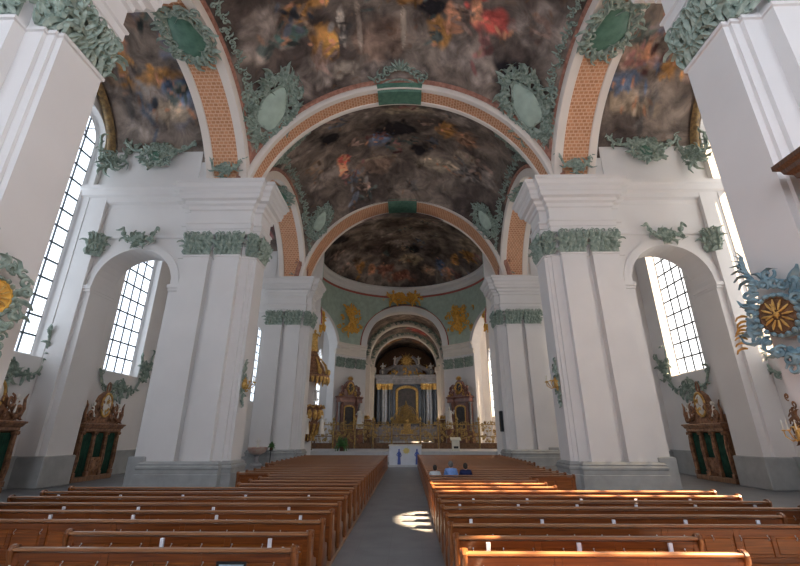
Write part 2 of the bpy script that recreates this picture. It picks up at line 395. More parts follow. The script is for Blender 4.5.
def pillar(side, y0, label):
    dx = .5 if y0 > 30 else 0
    f = lambda P, yo=0: [(x+dx, y0+y) for x, y in P] if side > 0 else [(-x-dx, y0+y) for x, y in reversed(P)]
    root = struct(tag(empty('pillar', (0,0,0)), label))
    s = MB(); moulded(s, f(PR), [(0,1.1),(0,11.72),(.05,11.74),(.05,11.84),(0,11.86),(0,13.1)]); s.build('shaft', M['white'], root)
    b = MB(); moulded(b, f(PB), BASEPROF)
    b.build('base', M['stone'], root)
    e = MB(); moulded(e, f(PB), ENTPROF)
    e.build('entablature', M['white'], root)
    a = MB(); P2 = [(9.15,.35),(12.5,.35),(12.5,1.85),(9.15,1.85)]; moulded(a, f(P2), [(0,16.3),(.06,16.35),(.06,16.6),(0,16.65),(0,18.6)]); a.build('attic_block', M['white'], root)
    dn = 1.6 if y0 < 10 else 1.0
    for (xa, xb, sd) in ((8.95,10.3,1),(10.65,12.1,2)):
        put_cap(root, xb-xa+.12, sd, (side*((xa+xb)/2+dx), y0, 11.84), (0,-1,0), dens=dn)
    for (ya, yb, sd) in ((.45,1.85,1),):
        put_cap(root, yb-ya+.12, sd, (side*(8.15+dx), y0+(ya+yb)/2, 11.84), (-side,0,0), dens=dn)
    put_cap(root, .55, 3, (side*(8.45+dx), y0+.3, 11.84), (-side*.5,-1,0), dens=dn)
    return root
YP = [6.95, 21.0, 36.8]
for y0, w1 in zip(YP, ('nearest', 'second', 'third')):
    for sd, w2 in ((-1,'left'),(1,'right')):
        pillar(sd, y0, 'white pilastered pillar with green leaf capitals, %s one on the %s of the aisle' % (w1, w2))

# ---- side walls with windows ---------------------------------------
WY = [3.2, 11.2, 19.2, 27.2, 35.2, 44.5, 52.5]
for sd, nm in ((-1,'left'),(1,'right')):
    w = MB(); wall_strip(w, lambda s, sd=sd: (sd*18.4, s, sd, 0), -8, 60, [(y, 1.75, 19.3, 1.75, 6.1) for y in WY], 29, 1.1, 17)
    struct(w.build('wall_'+nm, M['white']))
M['pane_frosted'] = pane_mat('daylit_milk_glass', (1.0,.97,.94), 2.2); [n for n in M['pane_frosted'].node_tree.nodes if n.type == 'BSDF_TRANSPARENT'][0].inputs[0].default_value = (.02,.02,.02,1)
win_i = 0
def window(sd, y, x=18.95, zs=19.3, z0=6.2, hw=1.6, rows=13, pm=None):
    global win_i; win_i += 1
    root = struct(empty('window_%d' % win_i, (sd*x, y, z0)))
    H = zs-z0
    # pane with rounded head
    P = [(-hw,0),(hw,0),(hw,H)]+[(hw*cos(pi*i/16), H+hw*sin(pi*i/16)) for i in range(1,16)]+[(-hw,H)]
    p = MB(); p.add([(0,a,b) for a,b in P], [tuple(range(len(P)))]); p.build('pane', pm or (M['pane'] if sd < 0 else M['pane_r']), root)
    f = MB()
    fr = P; ctr = (0, H/2)
    for k in range(len(fr)):
        (a0,b0),(a1,b1) = fr[k], fr[(k+1)%len(fr)]
        f.tube([(-sd*.05,a0,b0),(-sd*.05,a1,b1)], .06, 4)
    f.build('window_frame', M['white'], root)
    l = MB()
    for k in range(1,4):
        a = -hw+2*hw*k/4; l.box(-.06,.06, a-.036, a+.036, 0, H+sqrt(max(0,hw*hw-a*a)))
    for k in range(1, rows+1):
        b = H*k/rows; l.box(-.07,.07, -hw, hw, b-.045, b+.045)
    nr = 5
    for k in range(1,nr): 
        t = pi*k/nr; l.tube([(0,.8*cos(t),H+.8*sin(t)),(0,hw*cos(t),H+hw*sin(t))], .03, 4)
    l.tube([(0,.8*cos(pi*k/12),H+.8*sin(pi*k/12)) for k in range(13)], .035, 4)
    l.build('leading', M['lead'], root)
    return root
for sd in (-1,1):
    for y in WY: window(sd, y, pm=M['pane_frosted'] if sd > 0 and y > 15 else None)

M['pane_choir'] = pane_mat('choir_window_glass', (.9,.95,1.0), 1.6)
M['pane_back_fill'] = pane_mat('added_west_fill_pane', (.80,.87,1.0), 3.0)
for x_, zs_, z0_, hw_ in ((0,17,7,4.2),(-13.5,14,6,2.6),(13.5,14,6,2.6)):  # glowing panes added on the unseen back wall to brighten pillar fronts and pews
    r_ = window(1, 0, 0, zs_, z0_, hw_, 6, M['pane_back_fill']); r_.location = (x_, -7.9, z0_); r_.rotation_euler = (0,0,pi/2)
# ---- wall pilasters and dado on the side walls, cross walls with arches ----
trim_i = 0
def trim(mb, m, smooth=None):
    global trim_i; trim_i += 1
    return struct(mb.build('trim_%d' % trim_i, m, None, smooth))
for sd in (-1,1):
    def sx(a, b): return (min(sd*a,sd*b), max(sd*a,sd*b))
    for y in (15.2, 31.2):
        p = MB(); x0,x1 = sx(17.95,18.5); p.box(x0,x1,y-.75,y+.75,0,17); x0,x1 = sx(17.8,18.5); p.box(x0,x1,y-.4,y+.4,1.2,13); trim(p, M['white'])
        p = MB(); x0,x1 = sx(17.6,18.5); p.cbox(x0,x1,y-.95,y+.95,0,1.35,.05); trim(p, M['stone'])
        c = link('capital', capital(.9,5), None); face_to(c, (sd*17.8,y,11.9),(-sd,0,0)); struct(c)
    # side wall entablature
    for ya, yb in ((-8,5.5),(9,21.3),(24.5,36.9)):
        P = [(sd*18.0,ya),(sd*18.6,ya),(sd*18.6,yb),(sd*18.0,yb)]
        if sd < 0: P = P[::-1]
    d = MB(); 
    for ya, yb in ((-8,7),(8.9,21.3),(23.2,37)):
        x0,x1 = sx(18.2,18.5); d.box(x0,x1,ya,yb,0,1.3); d.box(min(sd*18.15,sd*18.5),max(sd*18.15,sd*18.5),ya,yb,1.3,1.42)
    trim(d, M['stone'])
    for ic, y0 in enumerate((7.23, 21.28, 37.08)):
        w = MB(); y1 = y0+1.5
        wall_strip(w, lambda s, sd=sd, y0=y0: (sd*s, y0, 0, 1), 12.3, 18.5, [(14.82, 2.2, 10.1, 2.2, 0)], 27, 1.5, 4)
        trim(w, M['white'])
        # archivolt band round the opening with its imposts
        b = MB(); arch_sweep(b, sd*14.82, 10.1, [(2.2,y0-.12),(2.62,y0-.12),(2.62,y0+.02),(2.5,y0+.02),(2.2,y0+.02)], 10.1, 'x', 32, r_ref=2.2)
        for s_ in (-1,1):
            xc = sd*14.82+s_*2.42; b.box(xc-.26,xc+.26,y0-.12,y1+.1,1.4,9.75); b.box(xc-.28,xc+.28,y0-.2,y1+.15,9.75,9.9); b.box(xc-.31,xc+.31,y0-.27,y1+.2,9.9,10.1)
        trim(b, M['white'], 40)
        bb = MB()
        for s_ in (-1,1):
            xc = sd*14.82+s_*2.42; xa_ = 18.45*sd if s_ == sd else xc-.42*s_*1.0; bb.cbox(min(xa_,xc-sd*.42) if s_==sd else xc-.42, max(xa_,xc-sd*.42) if s_==sd else xc+.42,y0-.36,y1+.16,0,1.4,.04)
        trim(bb, M['stone'])
        # entablature of the cross wall
        e = MB(); a_, c_ = 12.3, 18.5
        P = [(a_,y0),(c_,y0),(c_,y1),(a_,y1)] if sd > 0 else [(-c_,y0),(-a_,y0),(-a_,y1),(-c_,y1)]
        moulded(e, P, [(.07,13.0),(.1,13.05),(.1,13.15),(.07,13.2),(.07,14.9),(.08,14.95),(.1,15.2),(.26,15.3),(.3,15.6),(.45,15.7),(.5,16.0),(.58,16.1),(.58,16.32),(0,16.4)])
        trim(e, M['white'])
        # wall pilaster beside the arch on the outer wall
        p = MB(); x0,x1 = sx(17.35,18.38); p.box(x0,x1,y0-.3,y1+.12,0,16.0); x0,x1 = sx(17.2,18.5); p.box(x0,x1,y0+.3,y1-.3,0,13); trim(p, M['white'])
        if ic < 3:
            cp = struct(link('capital', capital(.8,6), None)); face_to(cp, (sd*17.3,y0-.3,11.85),(-sd*.8,-1,0))
            cp = struct(link('capital', capital(.7,4), None)); face_to(cp, (sd*12.65,y1-.2,9.0),(sd,-.3,0)); cp.scale=(1,.8,.8)

# ---- end walls, roof ------------------------------------------------
w = MB(); w.box(-19.6,19.6,-8.6,-8,0,29); struct(w.build('wall_back', M['white']))
w = MB(); w.box(-19.6,19.6,95,95.6,0,29); struct(w.build('wall_front', M['white']))
w = MB(); w.box(-19.6,19.6,-9,96,29,29.4); struct(w.build('ceiling', M['white']))

# ---- nave vaults ----------------------------------------------------
DARK = (.040,.032,.029)
C_CL = (.17,.145,.13); C_OC = (.25,.13,.045); C_WH = (.34,.30,.26); C_TE = (.14,.10,.08); C_RE = (.28,.06,.05); C_DK = (.012,.011,.013); C_GR = (.06,.10,.09); C_FL = (.36,.18,.11); C_BL = (.08,.11,.17)
import numpy as np
def scl(c, k): return tuple(min(1, a*k) for a in c)
def paint(me, blobs, base=DARK, seed=1, figs=0):
    """brush strokes on the vault: cloud banks, then figures made of many small strokes of flesh and cloth"""
    from mathutils import noise
    n = len(me.vertices); co = np.empty(n*3, 'f'); me.vertices.foreach_get('co', co); co = co.reshape(-1,3)
    q = np.array([noise.fractal(Vector((x*.22+seed, y*.22, z*.22)), 1.0, 2.0, 5) for x,y,z in co]); w1 = np.array([noise.noise(Vector((x*.9, y*.9, seed))) for x,y,z in co]); w2 = np.array([noise.noise(Vector((x*2.3, y*2.3, seed+5))) for x,y,z in co])
    wob = w1*.45+w2*.35; k = np.clip(.42+q*1.1, 0, 1)[:,None]
    C = np.array(base)*1.3*(1-k)+np.array((.145,.122,.105))*k
    rn = random.Random(int(seed*10)+1); St = []
    for bx, by, rx, ry, cc, sf in blobs:
        St.append((bx,by,rx,ry,0,cc,sf))
        lum = sum(cc)/3
        if cc in (C_CL, C_TE) or (max(cc)-min(cc) < .09 and lum > .12):     # scalloped cloud edge, lit from one side
            for _ in range(9):
                a = rn.uniform(0,6.28); r = rn.uniform(.25,.5)*min(rx,ry); x, y = bx+rx*.7*cos(a), by+ry*.7*sin(a)
                St.append((x,y,r*1.3,r,rn.uniform(0,3),tuple(c*.55 for c in cc),.7)); St.append((x-.2*r,y+.25*r,r,r*.7,rn.uniform(0,3),tuple(c*1.25 for c in cc),.9))
        elif lum > .08:
            for _ in range(9):
                St.append((bx+rn.gauss(0,rx*.4), by+rn.gauss(0,ry*.4), rn.uniform(.25,.6), rn.uniform(.09,.22), rn.uniform(0,3.14), scl(cc, rn.uniform(.35,1.7)), .5))
            for _ in range(3): St.append((bx+rn.gauss(0,rx*.4), by+rn.gauss(0,ry*.4), rn.uniform(.15,.4), .12, rn.uniform(0,3.14), C_FL, .5))
    lo, hi = co.min(0), co.max(0)
    for _ in range(figs):
        x, y = rn.uniform(lo[0]+1,hi[0]-1), rn.uniform(lo[1]+1,hi[1]-1); hue = rn.choice((C_OC,C_RE,C_BL,C_TE,C_GR,C_CL,C_FL)); g_ = sum(hue)/3; hue = tuple((c*.45+g_*.55)*.75 for c in hue)
        for _ in range(7): St.append((x+rn.gauss(0,.4), y+rn.gauss(0,.4), rn.uniform(.25,.6), rn.uniform(.1,.25), rn.uniform(0,3.14), scl(hue, rn.uniform(.3,1.5)), .5))
        for _ in range(2): St.append((x+rn.gauss(0,.4), y+rn.gauss(0,.4), rn.uniform(.15,.4), .11, rn.uniform(0,3.14), tuple(c*.5 for c in (.30,.20,.15)), .5))
    for bx,by,rx,ry,a,cc,sf in St:
        dx, dy = co[:,0]-bx, co[:,1]-by; R = max(rx,ry)*1.7; idx = np.where((abs(dx) < R) & (abs(dy) < R))[0]
        if not len(idx): continue
        dx, dy = dx[idx], dy[idx]; u = (dx*cos(a)+dy*sin(a))/rx; v = (-dx*sin(a)+dy*cos(a))/ry
        d = np.sqrt(u*u+v*v)+wob[idx]; t = np.clip((1-d)/sf, 0, 1)[:,None]
        C[idx] = C[idx]*(1-t)+np.array(cc)*t
    at = me.color_attributes.new('paint', 'FLOAT_COLOR', 'POINT'); C = C*2.15
    at.data.foreach_set('color', np.hstack([C, np.ones((n,1))]).astype('f').ravel())
def sail_vault(yc, hb, R, zc, blobs, seed, hx=9.35, nx=230, ny=160):
    vs = []; fs = []
    for j in range(ny+1):
        for i in range(nx+1):
            x = -hx+2*hx*i/nx; y = -hb+2*hb*j/ny; vs.append((x, yc+y, zc+sqrt(max(.1, R*R-x*x-y*y))))
    for j in range(ny):
        for i in range(nx): a = j*(nx+1)+i; fs.append((a,a+1,a+nx+2,a+nx+1))
    mb = MB(); mb.add(vs, fs); me = mb.mesh('ceiling', M['fresco'], 60); paint(me, blobs, seed=seed, figs=26)
    o = link('ceiling', me); so = o.modifiers.new('s','SOLIDIFY'); so.thickness = .25; so.offset = 1
    struct(o); return o
def bl(l, s=1): return [(x*1, y, rx, ry, c, sf) for x, y, rx, ry, c, sf in l]
B1 = [(-5.6,19.9,2.2,1.0,C_CL,.6),(4.5,19.6,2.2,1.1,C_CL,.6),(-7.2,16.8,1.6,1.5,C_CL,.6),(-4.5,18.4,.9,1.2,C_OC,.5),(-4.1,18.9,.5,.9,(.36,.2,.06),.5),(-3.4,17.9,.28,1.2,C_WH,.4),(-1.1,19.0,2.1,1.3,C_TE,.35),(-2.4,18.2,.2,1.6,(.22,.18,.15),.5),(.3,18.4,.2,1.6,(.2,.17,.14),.5),
      (5.3,17.3,1.3,.9,C_RE,.5),(4.6,17.0,.4,.8,C_FL,.5),(2.5,18.4,.9,1.0,C_OC,.4),(3.2,17.6,.6,.8,C_FL,.4),(1.9,17.2,1.2,.8,C_DK,.5),(8.0,16.6,1.4,1.8,C_CL,.7),(-5.5,16.5,1.4,.7,C_OC,.5),(-6.2,17.6,.9,.45,C_GR,.4),(-.3,20.7,3.0,.6,C_CL,.6),(6.5,19.4,1,1,C_DK,.6),(-3.4,20.2,1,.5,(.22,.19,.16),.6),(0,13,3,2,C_CL,.6),(-4,12,2,2,C_BL,.6),(4,11.5,2,1.5,C_OC,.5),(.5,16.6,1.2,.8,C_OC,.4)]
B2 = [(-6.5,31.5,1.8,1.0,C_CL,.6),(-5.3,31.1,.45,1.3,C_FL,.4),(-5.0,30.6,.3,.5,C_RE,.5),(-2.5,32.2,1.9,1.1,C_TE,.25),(-2.5,31.5,1.9,.2,(.2,.16,.12),.4),(-.5,28.1,1.9,1.5,C_DK,.4),(-1.8,29.3,1.2,1.0,C_BL,.7),(3.5,32,2.2,.9,(.25,.21,.16),.5),(7,31.3,1.6,1.2,C_CL,.5),(3.8,27.4,.9,1.2,C_OC,.5),(1.7,30.6,1,1.2,C_DK,.5),(-7.8,26.3,1.4,1.6,C_CL,.6),(5.3,28,1,1.4,(.2,.12,.08),.5),(-3.9,25.4,2,1.2,C_CL,.7),(4.2,25.5,2,1,C_CL,.7),(-5.7,27.3,1.4,1.2,C_DK,.6),(5.6,30.3,1.2,.8,(.22,.18,.14),.5),(.5,25.2,2,.8,(.2,.17,.13),.6)]
sail_vault(15.0, 6.4, 11.86, 14.5, B1, 3)
sail_vault(29.4, 6.75, 11.95, 14.6, B2, 9)
sail_vault(-1.5, 6.6, 11.86, 14.5, [(0,0,3,2,C_CL,.5)], 5, nx=40, ny=40)

# transverse arches: white ribs with a lattice soffit and a coral garland round the outside
def transverse(y0, y1, r, zc, nm):
    foot = 16.2
    a = MB(); arch_sweep(a, 0, zc, [(r,y0),(r+.12,y0-.05),(r+.3,y0-.05),(r+.42,y0+.02),(r+.75,y0+.02),(r+.75,y1),(r+.3,y1+.05),(r,y1),(r,y1-.26),(r+.06,y1-.3),(r+.06,y0+.34),(r,y0+.3)], foot, 'x', 64, mis=[0,0,0,0,0,0,0,0,0,1,0,0], r_ref=r)
    o = trim(a, [M['arch'], M['orange']], 35)
    g = MB(); arch_sweep(g, 0, zc, [(r+.42,y0+.02),(r+.5,y0-.13),(r+.72,y0-.16),(r+.85,y0-.02),(r+.8,y0+.05)], foot, 'x', 64, r_ref=r+.42); trim(g, M['pink'], 50)
    g = MB(); rn = random.Random(4)
    a0 = math.asin((foot-zc)/r)
    for k in range(70):
        t = a0+.15+(pi-2*a0-.3)*k/69; rr = r+.9
        leafb(g, rr*cos(t), zc+rr*sin(t), t+rn.uniform(-1.3,1.3), .34, .1, rn.uniform(-1,1), y=y0-.12)
    trim(g, M['pink'])
transverse(21.3, 22.8, 9.5, 14.5, 'a'); transverse(36.1, 38.8, 9.45, 15.05, 'b'); transverse(7.1, 8.6, 9.5, 14.5, 'c')
for sd in (-1,1): pass

# arcade arches between the pillars, side-aisle vaults
for sd in (-1,1):
    for yc, r, ya, yb in ((15.0,6.7,9.0,21.0),(29.9,6.9,23.2,36.9),(-.9,6.7,-8,7)):
        a = MB(); zc = 14.5; x0, x1 = sd*9.3, sd*11.75
        arch_sweep(a, yc, zc, [(r,x0),(r+.12,x0-sd*.05),(r+.5,x0-sd*.05),(r+.6,x0),(r+.78,x0),(r+.78,x1),(r+.5,x1+sd*.05),(r,x1),(r,x1-sd*.42),(r+.06,x1-sd*.46),(r+.06,x0+sd*.5),(r,x0+sd*.46)], 16.2, 'y', 56, mis=[0,0,0,0,0,0,0,0,0,1,0,0], r_ref=r)
        trim(a, [M['arch'], M['orange']], 35)
        g = MB(); arch_sweep(g, yc, zc, [(r+.6,x0),(r+.66,x0-sd*.12),(r+.8,x0-sd*.14),(r+.9,x0)], 16.6, 'y', 56, r_ref=r+.6); trim(g, M['pink'], 50)
        # infill over the arch on the aisle side, with a gilt garland
        w = MB(); h = r*cos(math.asin((16.3-zc)/r)); 
        S = [yc+h*cos(pi*i/40) for i in range(41)]
        for s0, s1 in zip(S, S[1:]):
            f = lambda s: zc+sqrt(max(0,r*r-(s-yc)**2))+.3
            xa, xb = sd*11.55, sd*11.85
            w.add([(xa,s0,f(s0)),(xa,s1,f(s1)),(xa,s1,26),(xa,s0,26),(xb,s0,f(s0)),(xb,s1,f(s1)),(xb,s1,26),(xb,s0,26)], [(0,1,2,3),(4,5,6,7),(0,1,5,4)])
        trim(w, M['white'])
        g = MB(); rn = random.Random(11)
        for k in range(60):
            t = .3+(pi-.6)*k/59; leafb(g, yc+(r+.72)*cos(t), zc+(r+.72)*sin(t), rn.uniform(0,6.28), .34, .09, rn.uniform(-1,1))
        for i, p in enumerate(g.v): g.v[i] = (x1+sd*(.06-p[1]), p[0], p[2])
        trim(g, M['garland'])
        # aisle vault
        v = MB(); vs = []; fs = []; n = 110; hw = (yb-ya)/2+.35; yc2 = (ya+yb)/2; nx = 60
        for j in range(n+1):
            t = pi*j/n
            for i in range(nx+1): vs.append((sd*(11.8+6.75*i/nx), yc2-hw*cos(t), 18.3+5.1*sin(t)))
        for j in range(n):
            for i in range(nx): q = j*(nx+1)+i; fs.append((q,q+1,q+nx+2,q+nx+1))
        v.add(vs, fs); me = v.mesh('ceiling', M['fresco'], 60)
        rn = random.Random(int(yc*3+sd)); bb = [(sd*rn.uniform(12,18), yc+rn.uniform(-5.5,5.5), rn.uniform(.7,1.8), rn.uniform(.5,1.6), rn.choice((C_CL,C_TE,C_BL,C_OC,C_CL,C_FL)), .6) for _ in range(16)]
        if r > 6.5: bb += [(sd*15,19.6,1.5,.6,C_CL,.5),(sd*14.2,20.2,1.6,.5,(.25,.2,.15),.5),(sd*16,18.5,.7,1,C_OC,.5),(sd*13.5,19.2,1.1,.5,C_BL,.4)]
        paint(me, bb, base=(.045,.036,.033), seed=yc+sd, figs=14); o = link('ceiling', me); so = o.modifiers.new('s','SOLIDIFY'); so.thickness = .2; so.offset = 1; struct(o)
        # wall arch round the window heads
        g = MB(); 
        pts = [(sd*18.1, yc2-(hw-.1)*cos(pi*j/40), 18.25+5.0*sin(pi*j/40)) for j in range(41)]
        g.tube(pts, .26, 6); trim(g, M['garland'], 60)

# ---- rotunda --------------------------------------------------------
YC, RD = 49.0, 11.2
pth = lambda s: (RD*sin(s), YC+RD*cos(s), sin(s), cos(s))
w = MB(); tc_ = math.asin(5.5/RD); td = radians = R_(76); hd = R_(20)
wall_strip(w, pth, -R_(128), R_(128), [(0, tc_, 14.25, 5.5, 0), (-td, hd, 13.3, 4.0, 0), (td, hd, 13.3, 4.0, 0), (-R_(112), R_(14.5), 13.3, 3.4, 0), (R_(112), R_(14.5), 13.3, 3.4, 0)], 22.6, 1.2, 64)
# front pieces stay clear of the nave: the wall ends behind the third pillars
struct(w.build('wall_rotunda', M['white'], None, 30))
# coloured upper zone between the arches (green ground), a hand's breadth in front of the wall
w = MB(); ins = lambda s: ((RD-.06)*sin(s), YC+(RD-.06)*cos(s), sin(s), cos(s))
wall_strip(w, ins, -R_(128), R_(128), [(0, tc_*1.17, 14.25, 6.35, 14.0), (-td, hd*1.14, 13.3, 4.6, 14.0), (td, hd*1.14, 13.3, 4.6, 14.0), (-R_(112), R_(15.9), 13.3, 3.9, 14), (R_(112), R_(15.9), 13.3, 3.9, 14)], 22.4, .06, 64, zbot=14.0)
trim(w, M['greenlt'], 30)
def drum_arch(tc0, h, zs, rise, wd, name):
    """moulded band round an opening in the curved wall"""
    for mi_, (u0, u1, out) in ((M['white'], (0,1,.22)), (M['redline'], (1,1.12,.12))):
        b = MB(); rings = []
        for k in range(49):
            t = pi*k/48
            def P(u, o):
                s = tc0+(h+u*wd/RD)*cos(t); z = zs+(rise+u*wd)*sin(t); r = RD-.06-o
                return (r*sin(s), YC+r*cos(s), z)
            rings.append([P(u0,-.3 if u0 == 0 else 0), P(u0,out), P((u0+u1)/2,out+.06 if u0 == 0 else out), P(u1,out*.7), P(u1,-.02)])
        b.loft(rings, 0); trim(b, mi_, 45)
drum_arch(0, tc_, 14.25, 5.5, .9, 'choir')
for s_ in (-1,1): drum_arch(s_*td, hd, 13.3, 4.0, .6, 'diag'); drum_arch(s_*R_(112), R_(14.5), 13.3, 3.4, .5, 'x')
def ring_sweep(prof, a0, a1, m, n=96, smooth=40):
    b = MB(); rings = []
    for k in range(n+1):
        s = a0+(a1-a0)*k/n; rings.append([((RD+d)*sin(s), YC+(RD+d)*cos(s), z) for d, z in prof])
    b.loft(rings, 0); return trim(b, m, smooth)
# cornice ring below the dome, with a red line under it
ring_sweep([(0,22.2),(-.15,22.25),(-.2,22.5),(-.45,22.7),(-.5,23.1),(-.7,23.25),(-.7,23.5),(.3,23.5),(.3,22.2)], -R_(122), R_(122), M['white'])
ring_sweep([(-.02,21.85),(-.12,21.9),(-.12,22.15),(0,22.2)], -R_(128), R_(128), M['redline'])
# impost entablature at the springing between the openings
for a0, a1 in ((tc_-.0, td-hd), (td+hd, R_(97.5)), (-(td-hd), -tc_), (-R_(97.5), -(td+hd))):
    ring_sweep([(-.06,12.6),(-.14,12.65),(-.14,12.9),(-.2,12.95),(-.2,13.0),(-.1,13.05),(-.1,13.5),(-.3,13.6),(-.34,13.85),(-.5,13.95),(-.5,14.2),(-.06,14.25),(.2,14.25),(.2,12.6)], a0, a1, M['cream'], 12)
    ring_sweep([(-.06,0),(-.2,0),(-.2,1.3),(-.12,1.4),(-.06,1.4)], a0, a1, M['stone'], 12)
    nC = 3 if abs(a1-a0) > .4 else 1
    for k in range(nC):
        s = a0+(a1-a0)*(k+.5)/nC
        cp = struct(link('capital', capital(min(1.6, abs(a1-a0)*RD/nC*.8), 8, 'green'), None)); face_to(cp, ((RD-.12)*sin(s), YC+(RD-.12)*cos(s), 10.9), (-sin(s),-cos(s),0))
# dome
vs = []; fs = []; nr, na = 80, 260; RR = 11.3
for j in range(nr+1):
    q = RR*j/nr
    for i in range(na): 
        s = 2*pi*i/na; x, y = q*sin(s), YC+q*cos(s)
        vs.append((x, y, 23.4+4.6*(sqrt(max(0,1-(q/RR)**2*.92))-.283)/.717))
for j in range(nr):
    for i in range(na): a = j*na+i; b = j*na+(i+1)%na; fs.append((a,b,b+na,a+na))
v = MB(); v.add(vs, fs)
B3 = [(-3.2,49.7,2.5,1.4,C_CL,.5),(-8.3,53.3,1.6,1.4,C_CL,.5),(5.3,56.2,.8,1.5,C_BL,.5),(-.6,58.7,2.2,.9,(.16,.07,.05),.5),(7.2,54.2,.8,1.0,C_OC,.5),(.9,55.9,2,1.2,(.24,.19,.13),.5),(1.2,54,1.6,1.1,C_DK,.5),(3.4,46.6,2,1.2,C_CL,.6),(-4.7,45.1,2,1.6,C_CL,.6),(8.7,49.5,1.4,1.8,(.2,.16,.12),.6),(-6.4,55.8,.9,1.1,C_OC,.5),(-2.9,57.6,1.4,1.2,(.17,.08,.06),.5),(9,52.1,1,1,C_OC,.5),(-8.2,48.4,1.4,1.4,C_DK,.5),(-.5,52.6,2.4,.9,C_CL,.6),(3.6,57.6,1.2,1.0,(.2,.14,.1),.5),(6.4,57.0,.8,.8,C_FL,.4),(-4.8,57,.7,.8,C_FL,.5),(2.2,50.5,1.5,1,C_CL,.6)]
me = v.mesh('ceiling', M['fresco'], 60); paint(me, B3, seed=13, figs=26); struct(link('ceiling', me))
w = MB(); w.box(-19,19,38.7,38.85,24.4,29); trim(w, M['white'])

# ---- choir ----------------------------------------------------------
for sd in (-1,1):
    w = MB(); wall_strip(w, lambda s, sd=sd: (sd*6.55, s, sd, 0), 59.3, 92, [(64.9,2.4,10,2.4,1.0),(73.5,2.9,10,2.6,1.0),(82,2.4,10,2.4,5)], 15, .8, 16)
    struct(w.build('wall_choir_'+('left' if sd < 0 else 'right'), M['white']))
    w = MB(); x0, x1 = (sd*12, sd*6.55) if sd < 0 else (sd*6.55, sd*12); w.box(x0,x1,60.2,60.8,0,22); trim(w, M['white'])
vs = []; fs = []; n, ny = 40, 40
for j in range(ny+1):
    for i in range(n+1): t = pi*i/n; vs.append((6.9*cos(t), 59.5+33*j/ny, 14.2+6.6*sin(t)))
for j in range(ny):
    for i in range(n): a = j*(n+1)+i; fs.append((a,a+1,a+n+2,a+n+1))
v = MB(); v.add(vs, fs); me = v.mesh('ceiling', M['fresco'], 60); paint(me, [(x,y,2.2,1.6,c,.6) for x,y,c in ((-3,62,C_RE),(3,63,C_GR),(0,66,C_CL),(-2,72,C_OC),(2.5,75,C_RE),(0,82,(.2,.1,.06)),(-3,84,C_OC),(3,85,(.2,.1,.06)))], base=(.06,.05,.045), seed=21); struct(link('ceiling', me))
for y in (69.5, 78.5):
    a = MB(); arch_sweep(a, 0, 14.2, [(5.85,y),(5.95,y-.1),(6.3,y-.1),(6.4,y),(6.9,y),(6.9,y+.9),(5.85,y+.9)], 14.2, 'x', 44); 
    for sd in (-1,1): a.box(min(sd*5.85,sd*6.6),max(sd*5.85,sd*6.6),y,y+.9,0,14.2); a.box(min(sd*5.55,sd*6.6),max(sd*5.55,sd*6.6),y-.3,y+1.1,13.4,14.2)
    trim(a, M['cream'], 40)
    g = MB(); rn = random.Random(5)
    for k in range(60):
        t = .12+(pi-.24)*k/59
        leafb(g, 6.55*cos(t), 14.2+6.55*sin(t), rn.uniform(0,6.28), .7, .2, rn.uniform(-1,1), y=y-.3)
        if k%2: spiral(g, 6.6*cos(t), 14.2+6.6*sin(t), .3, 1.1, rn.uniform(0,6), 1, .09, y=y-.3, n=9)
    trim(g, M['green'])
w = MB(); w.box(-8,8,92,92.6,0,22); trim(w, M['bronze'])
# windows of the choir, high on both sides
for sd in (-1,1):
    window(sd, 82, x=7.1, zs=10.4, z0=5.4, hw=2.0, rows=5, pm=M['pane_choir'])
    window(sd, 64.9, x=13.5, zs=13.5, z0=5, hw=1.6, rows=7, pm=M['pane_choir'])
    window(sd, 73.5, x=13.5, zs=13.5, z0=5, hw=1.6, rows=7, pm=M['pane_choir'])
    w = MB(); wall_strip(w, lambda s, sd=sd: (sd*13.3, s, sd, 0), 60.8, 94, [(64.9,1.7,13.4,1.7,4.9),(73.5,1.7,13.4,1.7,4.9)], 29, .5, 12); struct(w.build('wall_ambulatory_'+('left' if sd < 0 else 'right'), M['white']))

# sanctuary step
s = MB(); s.box(-13,13,41.5,62,0,.45); s.box(-12.6,12.6,42.3,62,.45,.85); s.box(-6.5,6.5,60,92,.85,1.2); trim(s, M['step'])

# FURNITURE ============================================================
ORD = ['first','second','third','fourth','fifth','sixth','seventh','eighth','ninth','tenth','eleventh','twelfth','thirteenth','fourteenth','fifteenth','sixteenth','seventeenth','eighteenth','nineteenth','twentieth']
ORD += ['twenty-'+o for o in ORD[:9]]+['thirtieth','thirty-first','thirty-second']
ZP = .08
# wooden platforms under the pews
def plat(rects, name):
    m = MB()
    for x0,x1,y0,y1 in rects: m.cbox(x0,x1,y0,y1,0,ZP,.01)
    trim(m, M['platform'])
plat([(-7.6,-1.09,4.6,9.2),(-9.8,-1.09,9.205,14.6),(-5.0,-1.09,14.605,17.9),(-7.35,-1.09,17.905,34.5)], 'l')
plat([(1.13,7.4,4.6,9.2),(1.13,9.0,9.205,13.4),(1.13,5.0,13.405,17.2),(1.13,7.4,17.205,34.7)], 'r')

